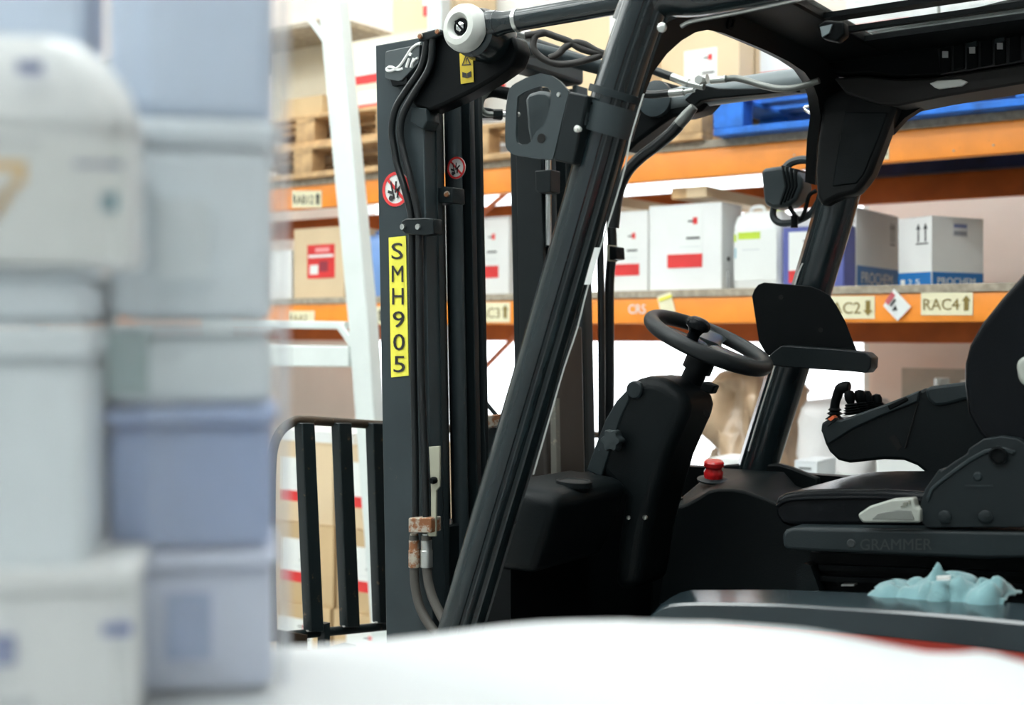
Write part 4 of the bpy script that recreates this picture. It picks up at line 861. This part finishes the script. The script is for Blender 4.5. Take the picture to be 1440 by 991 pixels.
P_('fender', loft([back, A, B2, B3, C, D], closed=False, cap=False), fenderm, smooth=30, )
C2 = [p+Vector((0, .012, -.004)) for p in C]; E = [Vector((p.x, p.y+.02, .62)) for p in C2]; E2 = [Vector((p.x, p.y+.06, .25)) for p in C2]
P_('red_body_panel', loft([C2, E, E2], closed=False, cap=False), redbody)
P_('chassis', box(-1.80, .75, 2.18, 3.22, .22, .60), black, bevel=.02)
P_('cab_floor', box(-1.80, -.6, 2.18, 3.22, .60, .66), black)
P_('seat_plinth', box(-.98, .6, 2.40, 3.22, .66, U(1300, 845, SE+.02).z), black)
P_('far_side_panel', box(-1.8, .6, 3.20, 3.24, .6, 1.22), black)
P_('counterweight', loft([[(.5, 2.1, .25), (1.05, 2.2, .25), (1.05, 3.2, .25), (.5, 3.3, .25)], [(.5, 2.1, .95), (1.15, 2.2, .95), (1.15, 3.2, .95), (.5, 3.3, .95)], [(.5, 2.15, 1.12), (1.05, 2.3, 1.08), (1.05, 3.1, 1.08), (.5, 3.25, 1.12)]]), redbody, bevel=.03)
for (xw, yw, rw_) in ((-1.75, 2.16, .32), (-1.75, 3.02, .32), (.55, 2.12, .26), (.55, 3.06, .26)):
    wh = P_('wheel', lathe([(rw_*.55, 0), (rw_*.92, .0), (rw_, .02), (rw_, .18), (rw_*.92, .2), (rw_*.55, .2)], (xw, yw, rw_), (0, 1, 0), 32), tyre)
    P_('wheel_rim', lathe([(rw_*.56, -.005), (rw_*.3, .03), (.02, .03)], (xw, yw, rw_), (0, 1, 0), 24), redbody, wh)
for (px_, py_) in ((.62, 2.16), (.62, 3.16)):
    P_('rear_pillar', tube([(px_, py_, 1.0), (px_-.05, py_, 1.7), (px_-.12, py_, ZR)], .045, 14, 3), paint)
P_('roof_rail', tube([U(1225, 60, YF), Vector((.5, YF, ZR))], .045, 12), paint)

# ------------------------------------------------------------------ turquoise cloth lying on the fender
ctop = [(1222, 832), (1232, 826), (1246, 821), (1262, 819), (1278, 821), (1292, 816), (1300, 805), (1309, 801), (1322, 804), (1336, 809), (1350, 818), (1362, 823), (1376, 818), (1390, 817), (1398, 824), (1405, 838), (1413, 843)]
NU, NV = 64, 22
def lerp_poly(L, x):
    for (a, b), (c_, d_) in zip(L, L[1:]):
        if a <= x <= c_: return b+(d_-b)*(x-a)/(c_-a)
    return L[-1][1]
fen = lambda x: lerp_poly([(1218, 833.5), (1327, 839.5), (1440, 849)], x)+3
V = []
for i in range(NU+1):
    px_ = 1222+(1413-1222)*i/NU; ht = max(0., fen(px_)-lerp_poly(ctop, px_))
    for j in range(NV+1):
        g = j/NV; y_ = 2.115+.15*g; prof = math.sin(math.pi*min(1, max(0, g*1.0)))**.7
        base = U(px_, fen(px_), 2.145); x_ = base.x+.012*noise.noise(Vector((i*.2, j*.3, 3)))
        q = Vector((i*.10, j*.13, 0)); fold = .62+.30*noise.noise(q)+.75*abs(noise.noise(q*1.25+Vector((3.3, 7.1, 0))))
        zf = base.z-.003-.04*max(0, .03-(y_-2.115))/.03*.5
        V.append(Vector((x_, y_+.012*noise.noise(q*1.7+Vector((0, 0, 5))), zf+max(.003, ht*.00122*prof*fold*1.1))))
Fc = [[i*(NV+1)+j, (i+1)*(NV+1)+j, (i+1)*(NV+1)+j+1, i*(NV+1)+j+1] for i in range(NU) for j in range(NV)]
rg = add('cleaning_cloth', (V, Fc), cloth, smooth=180)
md = rg.modifiers.new('thick', 'SOLIDIFY'); md.thickness = .003
tag(rg, 'crumpled turquoise cleaning cloth lying on the dark fender', 'cloth')
ctg = add('care_tag', obox(U(1317, 816, 2.13), (.022, 0, .003), (0, .006, .0), (.0, 0, .007)), whitem, rg)

# ------------------------------------------------------------------ foreground: sheeted load and wrapped stack
edge = [(-700, 1.25), (200, 1.22), (345, 1.2), (370, 1.075), (430, 1.085), (620, 1.13), (750, 1.165), (880, 1.195), (1000, 1.19), (1130, 1.15), (1250, 1.095), (1300, 1.075), (1340, 1.07), (1385, 1.08), (1440, 1.042), (1700, .92), (2400, .8)]
ZS = CAM.z-.270
cols = [-700+k*25 for k in range(0, 125)]; rings = []
for x in cols:
    te = lerp_poly(edge, x)*1.0; L = []
    h = Vector(ray(x, HY)); cosf = 1.0
    for k in range(18):
        f = k/17; t_ = .42+(te-.42)*f; p = UT(x, HY, t_); n = noise.noise(Vector((p.x*5, p.y*5, 1)))*.006
        p.z = ZS+n-(.0 if f < .9 else (.003*((f-.9)/.1)**2)); L.append(p)
    out = Vector((h.x, h.y, 0)).normalized()
    for (a, z) in ((.015, -.03), (.022, -.08), (.02, -.3), (.03, -.8), (.04, -ZS+.0)):
        p = L[17].copy(); p += out*(a+.01*noise.noise(Vector((x*.02, z*6, 0)))); p.z = max(0.002, ZS+z); L.append(p)
    near = L[0].copy(); near -= out*.02; near.z = ZS-.05; low = near.copy(); low -= out*.02; low.z = .002
    rings.append([low, near]+L)
fs = add('sheeted_load', loft(rings, closed=False, cap=False), sheetm, smooth=180)
md = fs.modifiers.new('thick', 'SOLIDIFY'); md.thickness = .002
tag(fs, 'white plastic sheet draped over a load filling the foreground bottom', 'sheet')

# stack of film-wrapped goods standing on the sheeted load at the left
e2s = Vector((ray(378, HY).x, ray(378, HY).y, 0)).normalized(); e1s = Vector((e2s.y, -e2s.x, 0))
TF = .93
O = UT(392, HY, TF); O.z = 0
def spx(x, t_):
    p0 = Vector((O.x, O.y, CAM.z))+e2s*(t_-TF); q = UP(x, HY, p0, e2s); return (q-p0).dot(e1s)
def zpx(y, t_): return CAM.z+(HY-y)/FPX*t_
GS = 'film-wrapped boxes stacked in the left foreground'
def sbox(label, x0, x1, y0, y1, t_, d, mat, bev=.008, prints=(), zb=None):
    a0, a1 = spx(x0, t_), spx(x1, t_); off = e2s*(t_-TF)*1.0
    z0 = zpx(y1, t_) if zb is None else zb; z1 = zpx(y0, t_)
    o = Vector((O.x, O.y, z0))+e1s*a0+off
    t = thing('wrapped_box', label, 'box', o+e1s*(a1-a0)/2+e2s*d/2, GS)
    add('body', obox(o, e1s*(a1-a0), e2s*d, (0, 0, (z1-z0)*.86-.001)), mat, t, bev, 3)
    add('lid', obox(o-e1s*.003-e2s*.003+Vector((0, 0, (z1-z0)*.86)), e1s*(a1-a0+.006), e2s*(d+.006), (0, 0, (z1-z0)*.14-.001)), mat, t, bev*.6, 3)
    for (u0, v0, u1, v1, m_) in prints:
        W, H = a1-a0, z1-z0
        add('print', obox(o+e1s*(W*u0)+Vector((0, 0, H*v0))-e2s*.0042, e1s*(W*(u1-u0)), e2s*.004, (0, 0, H*(v1-v0))), m_, t)
    return t, z1
zb = ZS+.004
rowsR = [(770, fb4, 'lowest pale wrapped box of the right column in the foreground stack', [(.35, .25, .62, .7, fb3)]), (568, fb3, 'slate blue wrapped box second from bottom in the foreground stack', []), (452, fb5, 'low silver wrapped box midway up the foreground stack', [(.0, .1, .25, .9, M('sage_print', (.40, .52, .52)))]),
         (168, fb2, 'tall misty grey wrapped box in the foreground stack beside the white drum', [(.3, .2, .62, .6, fb5)]), (-140, fb1, 'topmost pale blue wrapped box in the foreground stack', [])]
z = zb
for yt, m_, lb_, pr in rowsR:
    t, z1 = sbox(lb_, 150, 384, yt, 0, TF, .13, m_, .010, pr, z); z = z1+.001
z = zb
t, z1 = sbox('white carton with blue lettering lowest at the left of the foreground stack', -170, 186, 786, 0, TF-.095, .088, wcarton, .004,
             [(.30, .46, .53, .62, inkblue), (.35, .2, .6, .26, greyc), (.88, .60, 1.0, .66, inkblue), (.82, .02, .95, .08, inkblue)], z)
z = zb
for yt, m_, lb_ in ((770, fb5, 'lower grey wrapped box hidden behind the white carton'), (455, fb5, 'grey wrapped box above the white carton at the left edge'), (378, fb2, 'low pale box under the white drum at the left edge')):
    fwd = 0 if yt == 770 else .095
    t, z1 = sbox(lb_, -200, 118, yt, 0, TF-fwd, .13+fwd, m_, .010, (), z); z = z1+.001
t, z1 = sbox('pale blue wrapped box behind the white drum at the top left', -200, 118, -140, 0, TF, .12, fb1, .010, (), z)
# white drum / canister with printed label
TD = TF-.10
a0, a1 = spx(-160, TD), spx(188, TD); W = a1-a0; z1 = zpx(58, TD); H = z1-z; d = .095
dr = thing('plastic_drum', 'white plastic drum with amber emblem and shoulders at the left edge', 'drum', Vector((O.x, O.y, z))+e1s*(a0+W/2))
def dring(sw, sd, zz, r=.03):
    R = []
    for p in rrect(0, 0, W*sw, d*sd, r, 0, 5): R.append(Vector((O.x, O.y, zz))+e1s*(a0+W/2+p.x)+e2s*(d/2+TD-TF+p.y))
    return R
add('body', loft([dring(.97, .97, z), dring(1, 1, z+.008), dring(1, 1, z+H*.62), dring(.97, .97, z+H*.70), dring(.90, .9, z+H*.80), dring(.72, .8, z+H*.93), dring(.5, .7, z+H, .025)]), whitecan, dr, smooth=50)
add('rim', loft([dring(1.02, 1.04, z+H*.615), dring(1.02, 1.04, z+H*.645)]), whitecan, dr)
def dpx(x0, y0, x1, y1, m_, nm='print'):
    b0, b1 = spx(x0, TD), spx(x1, TD); q0, q1 = zpx(y1, TD), zpx(y0, TD)
    add(nm, obox(Vector((O.x, O.y, q0))+e1s*b0+e2s*(TD-TF-.0035), e1s*(b1-b0), e2s*.003, (0, 0, q1-q0)), m_, dr)
dpx(-150, 205, 182, 372, whitem, 'label')
for r in ((-60, 236, 38, 250), (22, 250, 38, 268), (8, 266, 26, 284), (-8, 282, 14, 300), (-30, 298, 4, 314)): dpx(*r, orgp)
dpx(142, 276, 166, 302, tealp); dpx(105, 234, 174, 242, inkblue); dpx(-20, 208, 60, 214, greyc)
dpx(25, 100, 62, 116, inkblue)
# stretch film round the stack
fx0, fx1 = spx(-230, TF), spx(384, TF)+.002; fpath = []
def fpt(a, b): return (a, b)
line = [(fx0, -.122), (spx(60, TF), -.122), (spx(160, TF), -.116), (spx(205, TF), -.04), (spx(225, TF), -.014), (fx1-.012, -.010), (fx1, -.004), (fx1+.004, .012), (fx1+.004, .14)]
P2 = smoothpath([Vector((a, b, 0)) for a, b in line], 8)
rings = []
for k in range(41):
    zz = zb+.003+(zpx(-140, TF)-zb)*k/40; r = []
    for i, p in enumerate(P2):
        wob = .004*noise.noise(Vector((i*.16, zz*6, 0)))+.0012*noise.noise(Vector((i*.1, zz*16, 4)))
        r.append(Vector((O.x, O.y, zz))+e1s*(p.x+.003+wob)+e2s*(p.y-.004+wob))
    rings.append(r)
ff = add('stretch_film', loft(rings, closed=False, cap=False), film('clear_stretch_film', .13, (1, 1, 1)), smooth=180)
tag(ff, 'clear stretch film wound round the foreground stack of boxes', 'film')

# added whitish film strip standing in for the bright highlight at the corner
hlfilm = []
for k in range(41):
    zz = zb+.004+(zpx(-140, TF)-zb)*k/40; r = []
    for i in range(9):
        a = -.010+.018*i/8; wob = .003*noise.noise(Vector((i*.6, zz*7, 9)))
        r.append(Vector((O.x, O.y, zz))+e1s*(fx1+.006+a*.35+wob)+e2s*(-.012+abs(a)*.8+wob))
    hlfilm.append(r)
add('film_corner_highlight', loft(hlfilm, closed=False, cap=False), film('corner_highlight_film', .55), ff, smooth=180)
